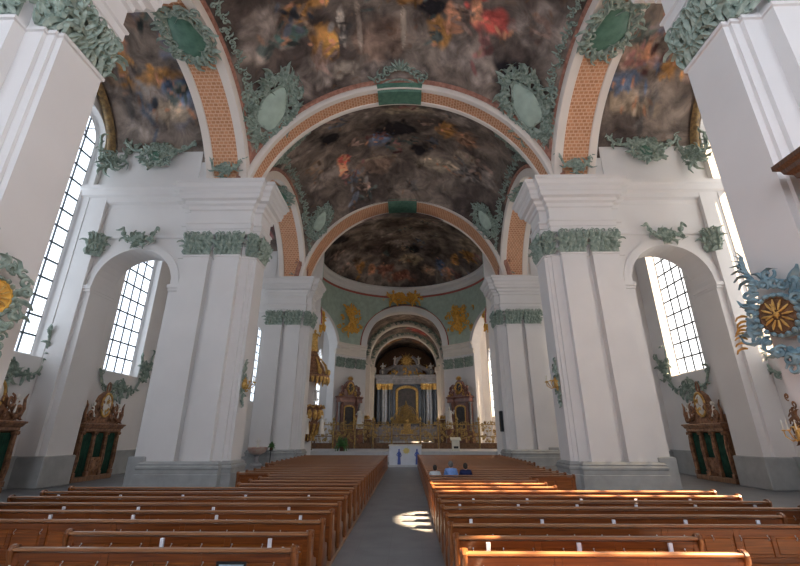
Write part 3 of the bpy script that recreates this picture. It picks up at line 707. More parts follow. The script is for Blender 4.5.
END = [(-.02,0),(.50,0),(.50,.10),(.44,.16),(.46,.34),(.42,.42),(.34,.45),(.22,.47),(.155,.54),(.13,.66),(.135,.76),(.12,.84),(.09,.885),(.03,.90),(-.03,.885),(-.065,.84),(-.06,.78),(-.03,.72),(-.02,.6),(-.03,.45),(-.04,.3),(-.05,.12)]
def end_mesh():
    m = MB(); n = len(END)
    def ring(x, d):
        cy = sum(p[0] for p in END)/n; cz = sum(p[1] for p in END)/n
        return [(x, y+(cy-y)*d, z+(cz-z)*d*.6) for y, z in END]
    m.loft([ring(-.035,.05), ring(-.025,0), ring(.025,0), ring(.035,.05)])
    # raised border scroll
    m.tube([(-.04,.03+.045*cos(t),.84+.045*sin(t)) for t in [k*.7 for k in range(9)]], .012, 5)
    m.tube([(.04,.03+.045*cos(t),.84+.045*sin(t)) for t in [k*.7 for k in range(9)]], .012, 5)
    return m.mesh('pew_end', M['woodend'], 40)
END_ME = end_mesh()
pew_cache = {}
def pew_meshes(w):
    k = round(w, 2)
    if k in pew_cache: return pew_cache[k]
    b = MB(); n = max(2, round(w/1.32)); st = w/n
    b.box(0, w, .012, .035, .10, .80, 1)
    for i in range(n+1):
        x = min(max(i*st, .04), w-.04); b.cbox(x-.05, x+.05, -.012, .05, .08, .80, .006)
    for i in range(n):
        x0, x1 = i*st+.05, (i+1)*st-.05
        b.cbox(x0, x1, -.008, .045, .70, .80, .005); b.cbox(x0, x1, -.008, .045, .30, .38, .005); b.cbox(x0, x1, -.008, .045, .08, .16, .005)
        for xa, xb in ((x0+.05,(x0+x1)/2-.05), ((x0+x1)/2+.05, x1-.05)):
            b.cbox(xa, xb, .0, .02, .42, .66, .008, 1)
        b.cbox((x0+x1)/2-.035, (x0+x1)/2+.035, -.006, .04, .38, .70, .005)
    back = b.mesh('backrest', [M['wood'], M['woodpanel']])
    r = MB(); prof = [(-.03,.815),(.05,.815),(.06,.83),(.058,.85),(.04,.862),(-.03,.862),(-.045,.85),(-.048,.83)]
    r.loft([[(x,y,z) for y,z in prof] for x in (0,w)]); rail = r.mesh('top_rail', M['woodrail'], 30)
    s_ = MB(); s_.cbox(0, w, .03, .43, .385, .42, .01); s_.cbox(0, w, .38, .41, .26, .385, .004); seat = s_.mesh('seat', M['wood'])
    kn = MB(); kn.cbox(.1, w-.1, -.34, -.17, .17, .20, .01)
    for i in range(n+1): x = min(max(i*st, .15), w-.15); kn.cbox(x-.02, x+.02, -.33, -.05, 0, .17, .004)
    knee = kn.mesh('kneeler', M['wood'])
    sp = MB(); pts = [(-.0,0),(.38,0),(.36,.385),(.05,.385)]
    sp.loft([[(x,y,z) for y,z in pts] for x in (-.02,.02)]); sup = sp.mesh('support', M['wood'])
    pew_cache[k] = (back, rail, seat, knee, sup, n, st); return pew_cache[k]
hk = MB(); hk.tube([(0,-.01,.69),(0,-.04,.675),(0,-.045,.65),(0,-.03,.63),(0,-.015,.64)], .006, 5); hk.ball((0,-.012,.70),.012,6,4)
HOOK = hk.mesh('hook', M['metal'])
cd = MB(); cd.cbox(-.03,.03,-.05,-.012,.62,.785,.004); CARD = cd.mesh('card_holder', [M['paper']])
br_ = MB(); br_.tube([(0,-.03,.60),(.0,-.20,.66),(0,-.42,.73)], .011, 6); br_.ball((0,-.42,.73),.02,6,4); BAR = br_.mesh('folding_bar', M['metal'])
def pew(x0, x1, y, row, side, n_hooks, cards, bar):
    w = x1-x0; back, rail, seat, knee, sup, n, st = pew_meshes(w)
    r = empty('pew', (x0, y, ZP))
    tag(r, 'brown wooden pew %s of the aisle, %s row from the front edge of the picture' % (side, ORD[row]), 'pew', 'pews %s of the aisle' % side)
    link('backrest', back, r); link('top_rail', rail, r); link('seat', seat, r); link('kneeler', knee, r)
    for x in (-.02, w+.02): o = link('pew_end', END_ME, r); o.location.x = x
    for i in range(1, n): o = link('support', sup, r); o.location.x = i*st
    if n_hooks:
        m_ = int(w/.45)
        for i in range(m_): o = link('hook', HOOK, r); o.location.x = w*(i+.5)/m_
    for c in cards:
        if x0+.2 < c < x1-.2: o = link('card_holder', CARD, r); o.location.x = c-x0
    if bar:
        for x in (.10, w-.10) if bar == 2 else ((w-.1,) if side == 'left' else (.1,)):
            o = link('folding_bar', BAR, r); o.location.x = x; o.rotation_euler.z = .5 if x < w/2 else -.5
    return r
for i in range(31):
    y = 6.36+.908*i; x1 = 4.78 if i < 2 else 7.2 if i == 2 else 7.55 if i == 3 else 8.75 if i < 8 else 4.75 if i < 12 else 6.65 if y < 24 else 7.25
    pew(1.17, x1, y, i, 'right', i < 5, [1.62+1.36*k+(.0 if i%2 else .45) for k in range(6)] if i in (1,3,5,6) else [], 2 if i < 2 else 1 if i < 5 else 0)
for i in range(28):
    y = 6.47+.978*i; x0 = -4.98 if i < 2 else -7.4 if i == 2 else -8.6 if i == 3 else -9.5 if i < 8 else -4.9 if i < 12 else -6.45 if y < 24 else -7.2
    pew(x0, -1.15, y, i, 'left', i < 5, [-1.75-1.7*k-(.0 if i%2 else .5) for k in range(5)] if i in (1,3,4,6) else [], 2 if i < 2 else 1 if i < 5 else 0)

# framed notice hung on the back of the first pew on the left
nb = empty('framed_notice', (-1.95, 6.44, .50)); tag(nb, 'black-framed pale blue notice hung on the back of the nearest left pew', 'notice')
m = MB(); m.cbox(-.2,.2,-.03,0,0,.03,.004); m.cbox(-.2,.2,-.03,0,.27,.30,.004); m.cbox(-.2,-.17,-.03,0,.03,.27,.004); m.cbox(.17,.2,-.03,0,.03,.27,.004); m.build('frame', M['dark'], nb)
m = MB(); m.box(-.17,.17,-.012,-.002,.03,.27); 
M['notice'] = mat('notice_sheet', (.42,.56,.68), .5, var=.05)
m.build('sheet', M['notice'], nb)
m = MB()
for k in range(3): m.box(-.12+.01*k,.12-.02*k,-.0135,-.012,.20-.045*k,.212-.045*k)
m.build('text_lines', M['lead'], nb)

# people in the pews -----------------------------------------------------
def skin_mesh(name, verts, edges, radii, m, parent, root=0, sub=2):
    me = bpy.data.meshes.new(name); me.from_pydata(verts, edges, []); o = link(name, me, parent)
    sk = o.modifiers.new('sk','SKIN'); sk.use_smooth_shade = True
    for i, r in enumerate(radii):
        v = me.skin_vertices[0].data[i]; v.radius = r if isinstance(r, tuple) else (r,r); v.use_root = (i == root)
    ss = o.modifiers.new('ss','SUBSURF'); ss.levels = sub; ss.render_levels = sub
    me.materials.append(m); return o
def sitter(x, y, s, cloth, hair, label, rz=0, lean=0):
    r = empty('person', (x, y, ZP), rz); r.scale = (s,s,s); tag(r, label, 'person', 'people sitting in the right pews')
    # body: pelvis, waist, chest, shoulder line, neck, head; arms to the lap; legs
    V = [(0,.18,.50),(0,.15,.66),(0,.13,.86),(0,.14,1.03),(0,.15,1.10),(0,.17,1.17),(0,.18,1.26),
         (.17,.14,1.02),(.24,.20,.76),(.15,.36,.62),(.09,.44,.60), (-.17,.14,1.02),(-.24,.20,.76),(-.15,.36,.62),(-.09,.44,.60),
         (.10,.30,.49),(.11,.60,.50),(.11,.64,.08),(.11,.74,.03), (-.10,.30,.49),(-.11,.60,.50),(-.11,.64,.08),(-.11,.74,.03)]
    Ed = [(0,1),(1,2),(2,3),(3,4),(4,5),(5,6),(3,7),(7,8),(8,9),(9,10),(3,11),(11,12),(12,13),(13,14),(0,15),(15,16),(16,17),(17,18),(0,19),(19,20),(20,21),(21,22)]
    Rd = [(.15,.12),(.14,.11),(.155,.11),(.12,.09),.055,.085,.088, .062,.045,.036,.03,.062,.045,.036,.03,.08,.06,.045,.04,.08,.06,.045,.04]
    skin_mesh('body', V, Ed, Rd, M['skin'], r)
    SV = V[:4]+[(0,.15,1.11)]+V[7:10]+V[11:14]; SE = [(0,1),(1,2),(2,3),(3,4),(3,5),(5,6),(6,7),(3,8),(8,9),(9,10)]
    SR = [(.175,.145),(.165,.135),(.19,.14),(.17,.12),.075,.088,.066,.05,.088,.066,.05]
    skin_mesh('shirt', SV, SE, SR, M[cloth], r)
    TV = [V[0],V[15],V[16],V[17],V[19],V[20],V[21]]; skin_mesh('trousers', TV, [(0,1),(1,2),(2,3),(0,4),(4,5),(5,6)], [(.165,.13),.1,.078,.06,.1,.078,.06], M['clothnavy'], r)
    h = MB(); h.ball((0,.155,1.235),(.098,.108,.115),14,10); h.ball((0,.115,1.20),(.088,.07,.09),12,8)
    h.build('hair', M[hair], r, 60)
    f = MB()
    for sx in (-1,1):
        f.ball((sx*.098,.185,1.215),(.014,.024,.032),8,6)
    f.ball((0,.285,1.205),(.016,.02,.028),8,6); f.build('ears_and_nose', M['skin'], r, 60)
    e = MB()
    for sx in (-1,1): e.ball((sx*.036,.262,1.235),.011,8,6)
    e.box(-.028,.028,.262,.272,1.152,1.158); e.build('eyes_and_mouth', M['dark'], r)
    return r
yr = 6.36+.908*12
sitter(1.45, yr, .90, 'clothgrey', 'hairdark', 'person in pale grey jacket with dark hair, seated nearest the aisle')
sitter(2.06, yr, 1.0, 'clothblue', 'hairgrey', 'person in light blue shirt seated between the two others')
sitter(2.62, yr, .95, 'clothnavy', 'hairdark', 'person in navy top seated furthest from the aisle')

# confessionals -----------------------------------------------------------
def confessional(x, y, sd, label):
    r = empty('confessional', (x, y, 0), -pi/2*sd if sd > 0 else pi/2); tag(r, label, 'confessional', 'carved confessionals along the side walls')
    # local: front at y=-1 .. back 0, x across
    b = MB(); b.cbox(-1.75,1.75,-1.15,.0,0,.28,.03); b.build('plinth', M['confwood'], r)
    c = MB()
    c.box(-1.65,1.65,-.12,-.0,.28,3.0); c.box(-1.68,-1.6,-1,0,.28,3.0); c.box(1.6,1.68,-1,0,.28,3.0); c.box(-1.6,1.6,-1,0,2.85,3.0)
    c.box(-.56,-.5,-1,0,.28,2.9); c.box(.5,.56,-1,0,.28,2.9)
    c.build('case', M['confwood'], r)
    for px in (-1.66,-.55,.55,1.66):
        p = MB(); p.cbox(px-.13,px+.13,-1.14,-.95,.28,.55,.02); p.cbox(px-.09,px+.09,-1.1,-.96,.55,2.75,.02)
        p.tube([(px,-1.12,.6),(px+.03,-1.14,1.2),(px-.03,-1.14,1.9),(px,-1.12,2.6)], [.03,.045,.045,.03], 6)
        p.cbox(px-.15,px+.15,-1.16,-.94,2.7,2.88,.02); spiral(p, px, 2.75, .1, 1.2, 0, 1, .03, y=-1.16)
        p.build('post', M['crest'], r)
    for cx, z0, ww in ((-1.1,.3,.47),(0,1.35,.44),(1.1,.3,.47)):
        q = MB(); n = 22; vs = []
        for i in range(n+1): 
            xx = cx-ww+2*ww*i/n
            for z in (z0, 2.8): vs.append((xx, -.93+.045*sin(i*1.9)*(1 if z < 2 else .6), z))
        q.add(vs, [(2*i,2*i+2,2*i+3,2*i+1) for i in range(n)]); o = q.build('curtain', M['curtain'], r, 80); m_ = o.modifiers.new('s','SOLIDIFY'); m_.thickness = .015
    d = MB(); d.cbox(-.48,.48,-1.04,-.96,.28,1.35,.02); d.ball((0,-1.03,.85),(.26,.07,.34),14,8); 
    for k in range(8): spiral(d, .33*cos(k*.785), .85+.4*sin(k*.785), .09, 1.1, k, (-1)**k, .025, y=-1.04)
    d.build('half_door', M['crest'], r, 50)
    e = MB(); P = [(-1.7,-1.1),(1.7,-1.1),(1.7,0),(-1.7,0)]
    moulded(e, P, [(0,2.88),(.04,2.92),(.04,3.05),(.1,3.1),(.14,3.22),(.2,3.26),(.2,3.34),(0,3.38)]); e.build('entablature', M['crest'], r)
    t = MB()
    # curved crest: flanks rising to the medallion
    out = [(-1.62,3.36),(-1.5,3.75),(-1.2,3.62),(-.9,3.75),(-.72,4.2),(-.45,4.62),(0,4.85),(.45,4.62),(.72,4.2),(.9,3.75),(1.2,3.62),(1.5,3.75),(1.62,3.36)]
    t.loft([[(a, yy, b_) for a, b_ in out] for yy in (-.95,-.65)])
    rn = random.Random(3)
    for sx in (-1,1):
        spiral(t, sx*1.35, 3.75, .3, 1.5, pi/2, sx, .08, y=-1.0); spiral(t, sx*.85, 4.05, .26, 1.4, pi/2, -sx, .07, y=-1.0)
        t.tube([(sx*1.6,-1.0,3.45),(sx*1.78,-1.0,3.8),(sx*1.7,-1.0,4.15),(sx*1.82,-1.0,4.35)], [.09,.08,.06,.02], 6)
    for k in range(30): a = rn.uniform(-1.6,1.6); leafb(t, a, 3.4+rn.uniform(0,.35)+max(0,1-abs(a))*1.1, rn.uniform(0,6.28), rn.uniform(.2,.36), .07, rn.uniform(-1,1), y=-.98)
    t.tube([(.12*cos(u)*1.2,-.9,5.02+.24*sin(u)) for u in [k*2*pi/12 for k in range(13)]], .05, 6)
    t.build('crest', M['crest'], r, 50)
    o_ = MB(); o_.ball((0,-.98,4.22),(.40,.10,.46),18,10); 
    o_.build('medallion', M['statue'], r, 60)
    g = MB(); g.tube([(.46*cos(u),-1.0,4.22+.52*sin(u)) for u in [k*2*pi/24 for k in range(25)]], .06, 6)
    for k in range(6): leafb(g, rn.uniform(-.2,.2), 4.2+rn.uniform(-.3,.3), rn.uniform(0,6), .2, .05, 1, y=-1.07)
    g.build('medallion_frame', M['gold'], r, 50)
    for sx in (-1,1):
        c2 = MB(); c2.ball((sx*1.2,-1.0,3.95),(.13,.11,.2),10,8); c2.ball((sx*1.2,-1.04,4.22),(.09,.09,.1),10,8); c2.tube([(sx*1.28,-1.0,4.05),(sx*1.45,-1.05,4.2)],[.05,.03],6); c2.tube([(sx*1.2,-1.05,3.85),(sx*1.1,-1.15,3.65)],[.07,.04],6)
        c2.build('cherub', M['statue'], r, 60)
    for ch in r.children:
        for v in ch.data.vertices:
            z = v.co.z; v.co.z = z*.88 if z <= 3.38 else 3.38*.88+(z-3.38)*1.22; v.co.x *= .88
    return r
confessional(-18.2, 24.85, -1, 'carved confessional with green curtains under the far left window')
confessional(-18.2, 17.9, -1, 'carved confessional with green curtains at the left edge')
confessional(18.2, 25.0, 1, 'carved confessional with green curtains under the right window')

# stucco ornaments ---------------------------------------------------------
def ornament(mbs, mats, names, pos, d, up, label, group=None, cat='stucco ornament', name='stucco_cartouche'):
    r = empty(name); face_to(r, pos, d, up); tag(r, label, cat, group)
    for me, n in zip(mbs, names): link(n, me, r)
    return r
def cart_meshes(w, h, seed, mat1, mat2, **k):
    a, b = cartouche_mesh(w, h, seed, **k); return (a.mesh('scrollwork', mat1, 50), b.mesh('shield', mat2, 60))
NM = ('scrollwork','shield')
# pendentive cartouches in the vault corners
PC = cart_meshes(3.1, 5.8, 3, M['green'], M['greenlt'], scrolls=60, leaves=110, th=.09, shield=(.50,.46), drop=1.4)
W1 = {-1:'left', 1:'right'}
for sd in (-1,1):
    for (yc, hb, R, zc, nm) in ((15.0,6.4,11.86,14.5,'before the nearer cross arch'),(29.4,6.75,11.95,14.6,'before the farther cross arch')):
        for fb in ((1,) if yc < 20 else (1,-1)):
            c = Vector((0,yc,zc)); x, y = sd*7.95, fb*(5.35 if yc < 20 else 5.6)
            p = Vector((x, yc+y, zc+sqrt(R*R-x*x-y*y))); n = (c-p).normalized(); p += n*.12; sc_ = 1.0 if (yc < 20) else .72
            where = nm if fb > 0 else 'just behind the nearer cross arch'
            ornament(PC, None, NM, p, n, (0,0,1), 'tall pale green stucco cartouche in the %s vault corner %s' % (W1[sd], where), 'vault corner cartouches').scale = (sc_,)*3
# arch crown cartouches: green tablet on the soffit and a crest on the vault above
def crown(y0, y1, r, zc, nm, hb):
    ro = empty('arch_cartouche', (0, y0, zc+r)); tag(ro, 'emerald tablet with scroll crest at the crown of the %s cross arch' % nm, 'stucco ornament', 'arch crown tablets')
    m = MB(); arch_sweep(m, 0, -r, [(r-.02,.1),(r-.12,.2),(r-.12,y1-y0-.2),(r-.02,y1-y0-.1),(r+.1,y1-y0-.1),(r+.1,.1)], 0, 'x', 12, a0=pi/2-.155, a1=pi/2+.155); m.build('tablet', M['emerald'], ro, 40)
    m = MB(); arch_sweep(m, 0, -r, [(r+.04,-.1),(r+.3,-.14),(r+.36,-.02),(r+.04,0)], 0, 'x', 12, a0=pi/2-.155, a1=pi/2+.155); m.build('tablet_face', M['emerald'], ro, 40)
    m = MB(); rn = random.Random(8)
    for sx in (-1,1):
        for q in range(5):
            spiral(m, sx*(.25+.3*q), .85+.45*cos(q*.62), .26, 1.2, rn.uniform(0,6), sx, .07, y=-.2); leafb(m, sx*(.2+.35*q), .7+.3*cos(q*.6), pi/2-sx*q*.3, .6, .1, rn.uniform(-1,1), y=-.15)
    for q in range(5): leafb(m, 0, 1.1, pi/2+(q-2)*.4, .75, .1, 0, y=-.25)
    m.tube([(.42*cos(t),-.2,1.05+.42*sin(t)) for t in [k*pi/8 for k in range(9)]], .07, 6)
    m.tube([(x*.3-1.5,-.12,.5-.02*(x-5)**2) for x in range(11)], .07, 6)
    Rv = sqrt((r+.55)**2+hb*hb); ph0 = math.atan2(hb, r+.55)
    for i_, (x, yy, z) in enumerate(m.v):
        ph = ph0-(z-.35)/Rv; q_ = Rv+yy-.02; m.v[i_] = (x, q_*sin(ph)-hb, q_*cos(ph)-r)
    m.build('crest', M['green'], ro, 50)
crown(21.3, 22.8, 9.5, 14.5, 'nearer', 6.3); crown(36.1, 38.8, 9.45, 15.05, 'farther', 6.7)
# arcade crown cartouches, feet of the lattice strips, aisle vault cartouches, keystones
AC = cart_meshes(2.6, 3.6, 6, M['green'], M['emerald'], scrolls=26, leaves=40, th=.09, shield=(.62,.68))
AF = [m_.mesh(n_, M['green'], 50) for m_, n_ in ((swag_mesh(1.9, 1.3, 4, .07), 'garland'),)]
AV = cart_meshes(2.3, 1.8, 12, M['green'], M['emerald'], scrolls=22, leaves=46, th=.09, shield=(.42,.5))
AS = [swag_mesh(4.6, 1.5, 14, .09).mesh('garland', M['green'], 50)]
KS = [swag_mesh(2.0, 1.2, 15, .07).mesh('garland', M['green'], 50)]
for sd in (-1,1):
    for yc, zz, nm in ((15.0, 21.1, 'nearer'),(29.9, 21.3, 'farther')):
        ornament(AC, None, NM, (sd*10.5, yc, zz), (0,0,-1), (0,1,0), 'emerald cartouche under the crown of the %s %s arcade arch' % (nm, W1[sd]), 'arcade arch cartouches')
    for yy, nm in ((20.8,'nearer'),(36.6,'farther')):
        ornament(AF, None, ('garland',), (sd*10.5, yy, 17.5), (0,-1,0), (0,0,1), 'green leaf tuft under the orange lattice strip above the %s %s pillar' % (nm, W1[sd]), 'lattice foot tufts', name='stucco_garland')
    ornament(AV, None, NM, (sd*15.0, 21.1, 18.6), (0,-1,.1), (0,0,1), 'small green oval cartouche at the foot of the %s aisle vault painting' % W1[sd], 'aisle vault cartouches')
    ornament(AS, None, ('garland',), (sd*15.0, 21.15, 19.2), (0,-1,.1), (0,0,1), 'green scroll garland along the foot of the %s aisle vault painting' % W1[sd], 'aisle vault garlands', name='stucco_garland')
    ornament(KS, None, ('garland',), (sd*14.9, 21.0, 12.95), (0,-1,0), (0,0,1), 'green garland on the keystone of the %s aisle arch' % W1[sd], 'aisle arch keystones', name='stucco_garland')
    t_ = cap_cache.setdefault(('tuft',), swag_mesh(1.5, 1.9, 33, .08).mesh('garland', M['green'], 50))
    ornament([t_], None, ('garland',), (sd*17.7, 20.9, 18.4), (-sd*.5,-1,0), (0,0,1), 'green leaf tuft in the upper corner beside the %s aisle window' % W1[sd], 'aisle corner tufts', name='stucco_garland')
SW = [swag_mesh(4.2, 1.5, 21, .07).mesh('garland', M['green'], 50)]
ST = [swag_mesh(1.2, 1.6, 23, .06).mesh('garland', M['green'], 50)]
for sd in (-1,1):
    for y, nm in ((27.2,'farther'),(19.2,'nearer')):
        ornament(SW, None, ('garland',), (sd*18.35, y, 5.35), (-sd,0,0), (0,0,1), 'grey-green garland under the sill of the %s %s window' % (nm, W1[sd]), 'window sill garlands', name='stucco_garland')
        ornament(ST, None, ('garland',), (sd*18.35, y+2.25, 6.9), (-sd,0,0), (0,0,1), 'grey-green tuft beside the sill of the %s %s window' % (nm, W1[sd]), 'window side tufts', name='stucco_garland')

# gilded rocaille clock and arms on the nearest pillars
def rocaille(sd, pos, d, label, name, cat):
    r = empty(name); face_to(r, pos, d, (0,0,1)); tag(r, label, cat)
    a, b = cartouche_mesh(1.75, 2.7, 17+sd, shield=(.5,.36), scrolls=26, leaves=30, th=.075)
    for q in range(7): leafb(a, -.25-.06*q, 1.0+.09*q, pi/2+.9-.35*q, .45, .07, .6, y=-.1)
    for q in range(5): spiral(a, .25*(-1)**q+.2, -1.0-.12*q, .17, 1.3, q, (-1)**q, .05, y=-.06)
    for t in range(18): a.tube([((.46+.02*(t%2))*cos(t*2*pi/18+k*.06), -.12-.04*k, (.52+.02*(t%2))*sin(t*2*pi/18+k*.06)) for k in range(4)], [.06,.07,.06,.03], 6)
    a.build('scrollwork', M['bluegreen'] if sd > 0 else M['green'], r, 50)
    m = MB(); ri = []
    for q, o in ((1,-.08),(1,-.16),(.9,-.18),(.86,-.15),(.1,-.16)): ri.append([(.43*q*cos(t*2*pi/32), o, .5*q*sin(t*2*pi/32)) for t in range(32)])
    m.loft(ri); m.build('disc', M['bronze'] if sd > 0 else M['goldpaint'], r, 40)
    g = MB()
    for t in range(12):
        a_ = t*2*pi/12; g.tube([(.12*cos(a_),-.18,.14*sin(a_)),(.26*cos(a_),-.2,.3*sin(a_)),(.36*cos(a_),-.18,.42*sin(a_))],[.02,.035,.012],5)
    g.tube([(-.25,-.22,-.08),(.2,-.22,.12)], .02, 5); g.tube([(.02,-.22,-.1),(-.05,-.22,.3)], .02, 5); g.ball((0,-.2,0),.07,10,8)
    g.build('gilt_rays', M['gold'], r, 50)
    if sd > 0:
        f = MB()
        for q in range(8): leafb(f, -.75-.03*q, .15-.12*q, 2.6+.3*sin(q), .3, .04, .5, y=-.05)
        f.build('gilt_leaves', M['gold'], r, 50)
    return r
ra = rocaille(1, (7.98, 8.2, 4.65), (-1,-.35,0), 'blue-green scrollwork cartouche with bronze disc on the nearest right pillar', 'rocaille_cartouche', 'cartouche')
rb = rocaille(-1, (-7.98, 7.75, 5.0), (1,-.35,0), 'green scrollwork cartouche with gold centre on the nearest left pillar', 'rocaille_cartouche', 'cartouche')

ra.scale = (.78,)*3; rb.scale = (.75,)*3
# dark carved wooden case on the nearest right pillar
r = empty('wooden_case', (8.68, 6.6, 4.95)); tag(r, 'dark brown wooden case with moulded cornice high on the nearest right pillar', 'wooden case')
m = MB(); m.cbox(-.62,.7,-.5,.33,0,2.1,.02); m.build('body', M['darkwood'], r)
m = MB(); P = [(-.62,-.5),(.7,-.5),(.7,.33),(-.62,.33)]; moulded(m, P, [(0,2.08),(.05,2.12),(.07,2.2),(.16,2.28),(.18,2.36),(.26,2.42),(.26,2.52),(0,2.55)]); m.build('cornice', M['darkwood'], r)
m = MB(); 
for q in range(8): spiral(m, -.45+.13*q, 1.8-.2*(q%4), .12, 1.2, q, (-1)**q, .035, y=0)
for i_, p in enumerate(m.v): m.v[i_] = (-.64+p[1], p[0]*.8-.1, p[2])
m.build('carving', M['bronze'], r, 50)
m = MB(); moulded(m, P, [(.1,-.1),(.1,-.04),(.04,.0),(0,.05)]); m.build('base', M['darkwood'], r)

# gilt wall brackets (sconces)
def sconce(pos, d, label, green=True, h=1.9):
    r = empty('wall_sconce'); face_to(r, pos, d, (0,0,1)); tag(r, label, 'sconce')
    rn = random.Random(2); m = MB()
    for q in range(22): t = q/21; leafb(m, rn.uniform(-.2,.2)*(1-abs(t-.45)), -h/2+h*t, pi/2*(1 if t > .4 else -1)+rn.uniform(-1,1), .34, .07, rn.uniform(-1,1), y=-.04)
    for q in range(6): spiral(m, .12*(-1)**q, -h/2+.3+.26*q, .13, 1.2, q, (-1)**q, .04, y=-.06)
    m.build('backplate', M['green'] if green else M['bronze'], r, 50)
    g = MB(); g.ball((0,-.14,-.1),(.17,.14,.24),12,8)
    for sx in (-1,0,1):
        g.tube([(0,-.15,-.2),(sx*.22,-.35,-.3),(sx*.36,-.5,-.15),(sx*.36,-.52 if sx else -.6,.02)], .025, 6); g.lathe([(.02,.0),(.09,.03),(.09,.05),(.03,.06)], 10, sx*.36, -.52 if sx else -.6)
    for q in range(8): leafb(g, rn.uniform(-.15,.15), -.1+rn.uniform(-.35,.4), rn.uniform(0,6.28), .24, .05, 1, y=-.14)
    g.build('gilt_arms', M['gold'], r, 50)
    c = MB()
    for sx in (-1,0,1): c.lathe([(.02,.06),(.02,.34),(.004,.36)], 8, sx*.36, -.52 if sx else -.6)
    c.build('candles', M['ivory'], r, 50)
    return r
sconce((8.15, 21.7, 4.9), (-1,0,0), 'gilt and green candle sconce on the right pillar facing the nave')
sconce((-8.15, 21.7, 4.9), (1,0,0), 'gilt and green candle sconce on the left pillar facing the nave')
sconce((8.12, 8.72, 2.45), (-1,0,0), 'small gilt bracket low on the nearest right pillar under the scrollwork cartouche', False, 1.0).scale = (.42,.42,.6)

# scroll borders where the vault meets the arcade arches
for sd in (-1,1):
    for yc, r_, hb, nm in ((15.0,7.45,6.0,'nearer'),(29.4,7.3,6.3,'farther')):
        m = MB(); rn = random.Random(31)
        for k in range(64):
            a = .52+(pi-1.04)*k/63; rr = r_+.35+rn.uniform(-.1,.25)
            c = 1+.9*max(0, 1-abs(abs(a-pi/2)-.62)/.22)
            spiral(m, rr*cos(a), rr*sin(a), .15*c, 1.2, rn.uniform(0,6), rn.choice((-1,1)), .05*c, y=-.05, n=8)
            leafb(m, (rr+.1*c)*cos(a), (rr+.1*c)*sin(a), a+rn.uniform(-1.2,1.2), .28*c, .06*c, rn.uniform(-1,1), y=-.04)
        Rs = 11.86 if yc < 20 else 11.95; zc_ = 14.5 if yc < 20 else 14.6
        for i_, (h, yy, z) in enumerate(m.v):   # lay the strip on the curved vault
            q = max(.1, sqrt(h*h+z*z)); e_ = q-r_; x_ = 9.3-e_*.78; y_ = h*(1+ (sqrt(max(.1,Rs*Rs-x_*x_))-sqrt(Rs*Rs-9.3*9.3))/q*.0)
            ang = math.atan2(z, h); rad = sqrt(max(.1, Rs*Rs-x_*x_)); n_ = Vector((x_, rad*cos(ang), rad*sin(ang))).normalized()
            P_ = n_*(Rs+yy); m.v[i_] = (sd*P_.x, yc+P_.y, zc_+P_.z)
        m = [m][0]; keep = [i for i, f in enumerate(m.f) if all(abs(m.v[j][1]-yc) < hb+.3 for j in f)]
        m.f = [m.f[i] for i in keep]; m.m = [m.m[i] for i in keep]; m.uv = [m.uv[i] for i in keep]
        o = m.build('stucco_border', M['green'], None, 50); o.name = 'trim_border'; struct(o)

# rotunda: gold stucco on the pendentive zones and over the choir arch
def gold_group(s, z, w, h, seed, label):
    p = ((RD-.25)*sin(s), YC+(RD-.25)*cos(s), z); r = empty('gilt_stucco_relief'); face_to(r, p, (-sin(s),-cos(s),0), (0,0,1)); tag(r, label, 'gilt relief')
    rn = random.Random(seed); m = MB()
    for k in range(60): leafb(m, rn.gauss(0,w*.22), rn.uniform(-h/2,h/2)*(.9), rn.uniform(0,6.28), rn.uniform(.4,.9), .2, rn.uniform(-1,1), y=-.08)
    for k in range(24): spiral(m, rn.gauss(0,w*.24), rn.uniform(-h/2,h/2)*.8, .34, 1.2, rn.uniform(0,6), rn.choice((-1,1)), .11, y=-.1)
    m.build('foliage', M['goldpaint'], r, 50)
    f = MB(); 
    for sx in ((0,) if w < 4 else (-1,1)):
        cx = sx*w*.3; f.ball((cx,-.4,.1),(.32,.3,.62),12,8); f.ball((cx,-.5,.95),(.2,.2,.25),12,8); f.tube([(cx-.25,-.4,.45),(cx-.7,-.5,.5),(cx-1.0,-.5,.95)],[.15,.12,.08],8); f.tube([(cx+.25,-.4,.45),(cx+.6,-.55,.1),(cx+1.0,-.5,.2)],[.15,.12,.08],8); f.tube([(cx-.1,-.4,-.4),(cx-.45,-.5,-.8),(cx-.5,-.45,-1.4)],[.2,.17,.1],8); f.tube([(cx+.12,-.4,-.4),(cx+.5,-.6,-.7),(cx+.7,-.5,-1.3)],[.2,.17,.1],8)
    f.build('figure', M['goldpaint'], r, 60)
gold_group(-R_(45), 17.6, 3.9, 4.2, 1, 'gilt stucco relief left of the choir arch on pale green ground')
gold_group(R_(45), 17.6, 3.9, 4.2, 2, 'gilt stucco relief right of the choir arch on pale green ground')
gold_group(0, 21.8, 5.6, 1.7, 3, 'pair of gilt figures over the crown of the choir arch')
for sd in (-1,1):
    gold_group(sd*R_(80), 16.0, 2.2, 2.4, 5, 'gilt figure group over the %s diagonal opening' % W1[sd])

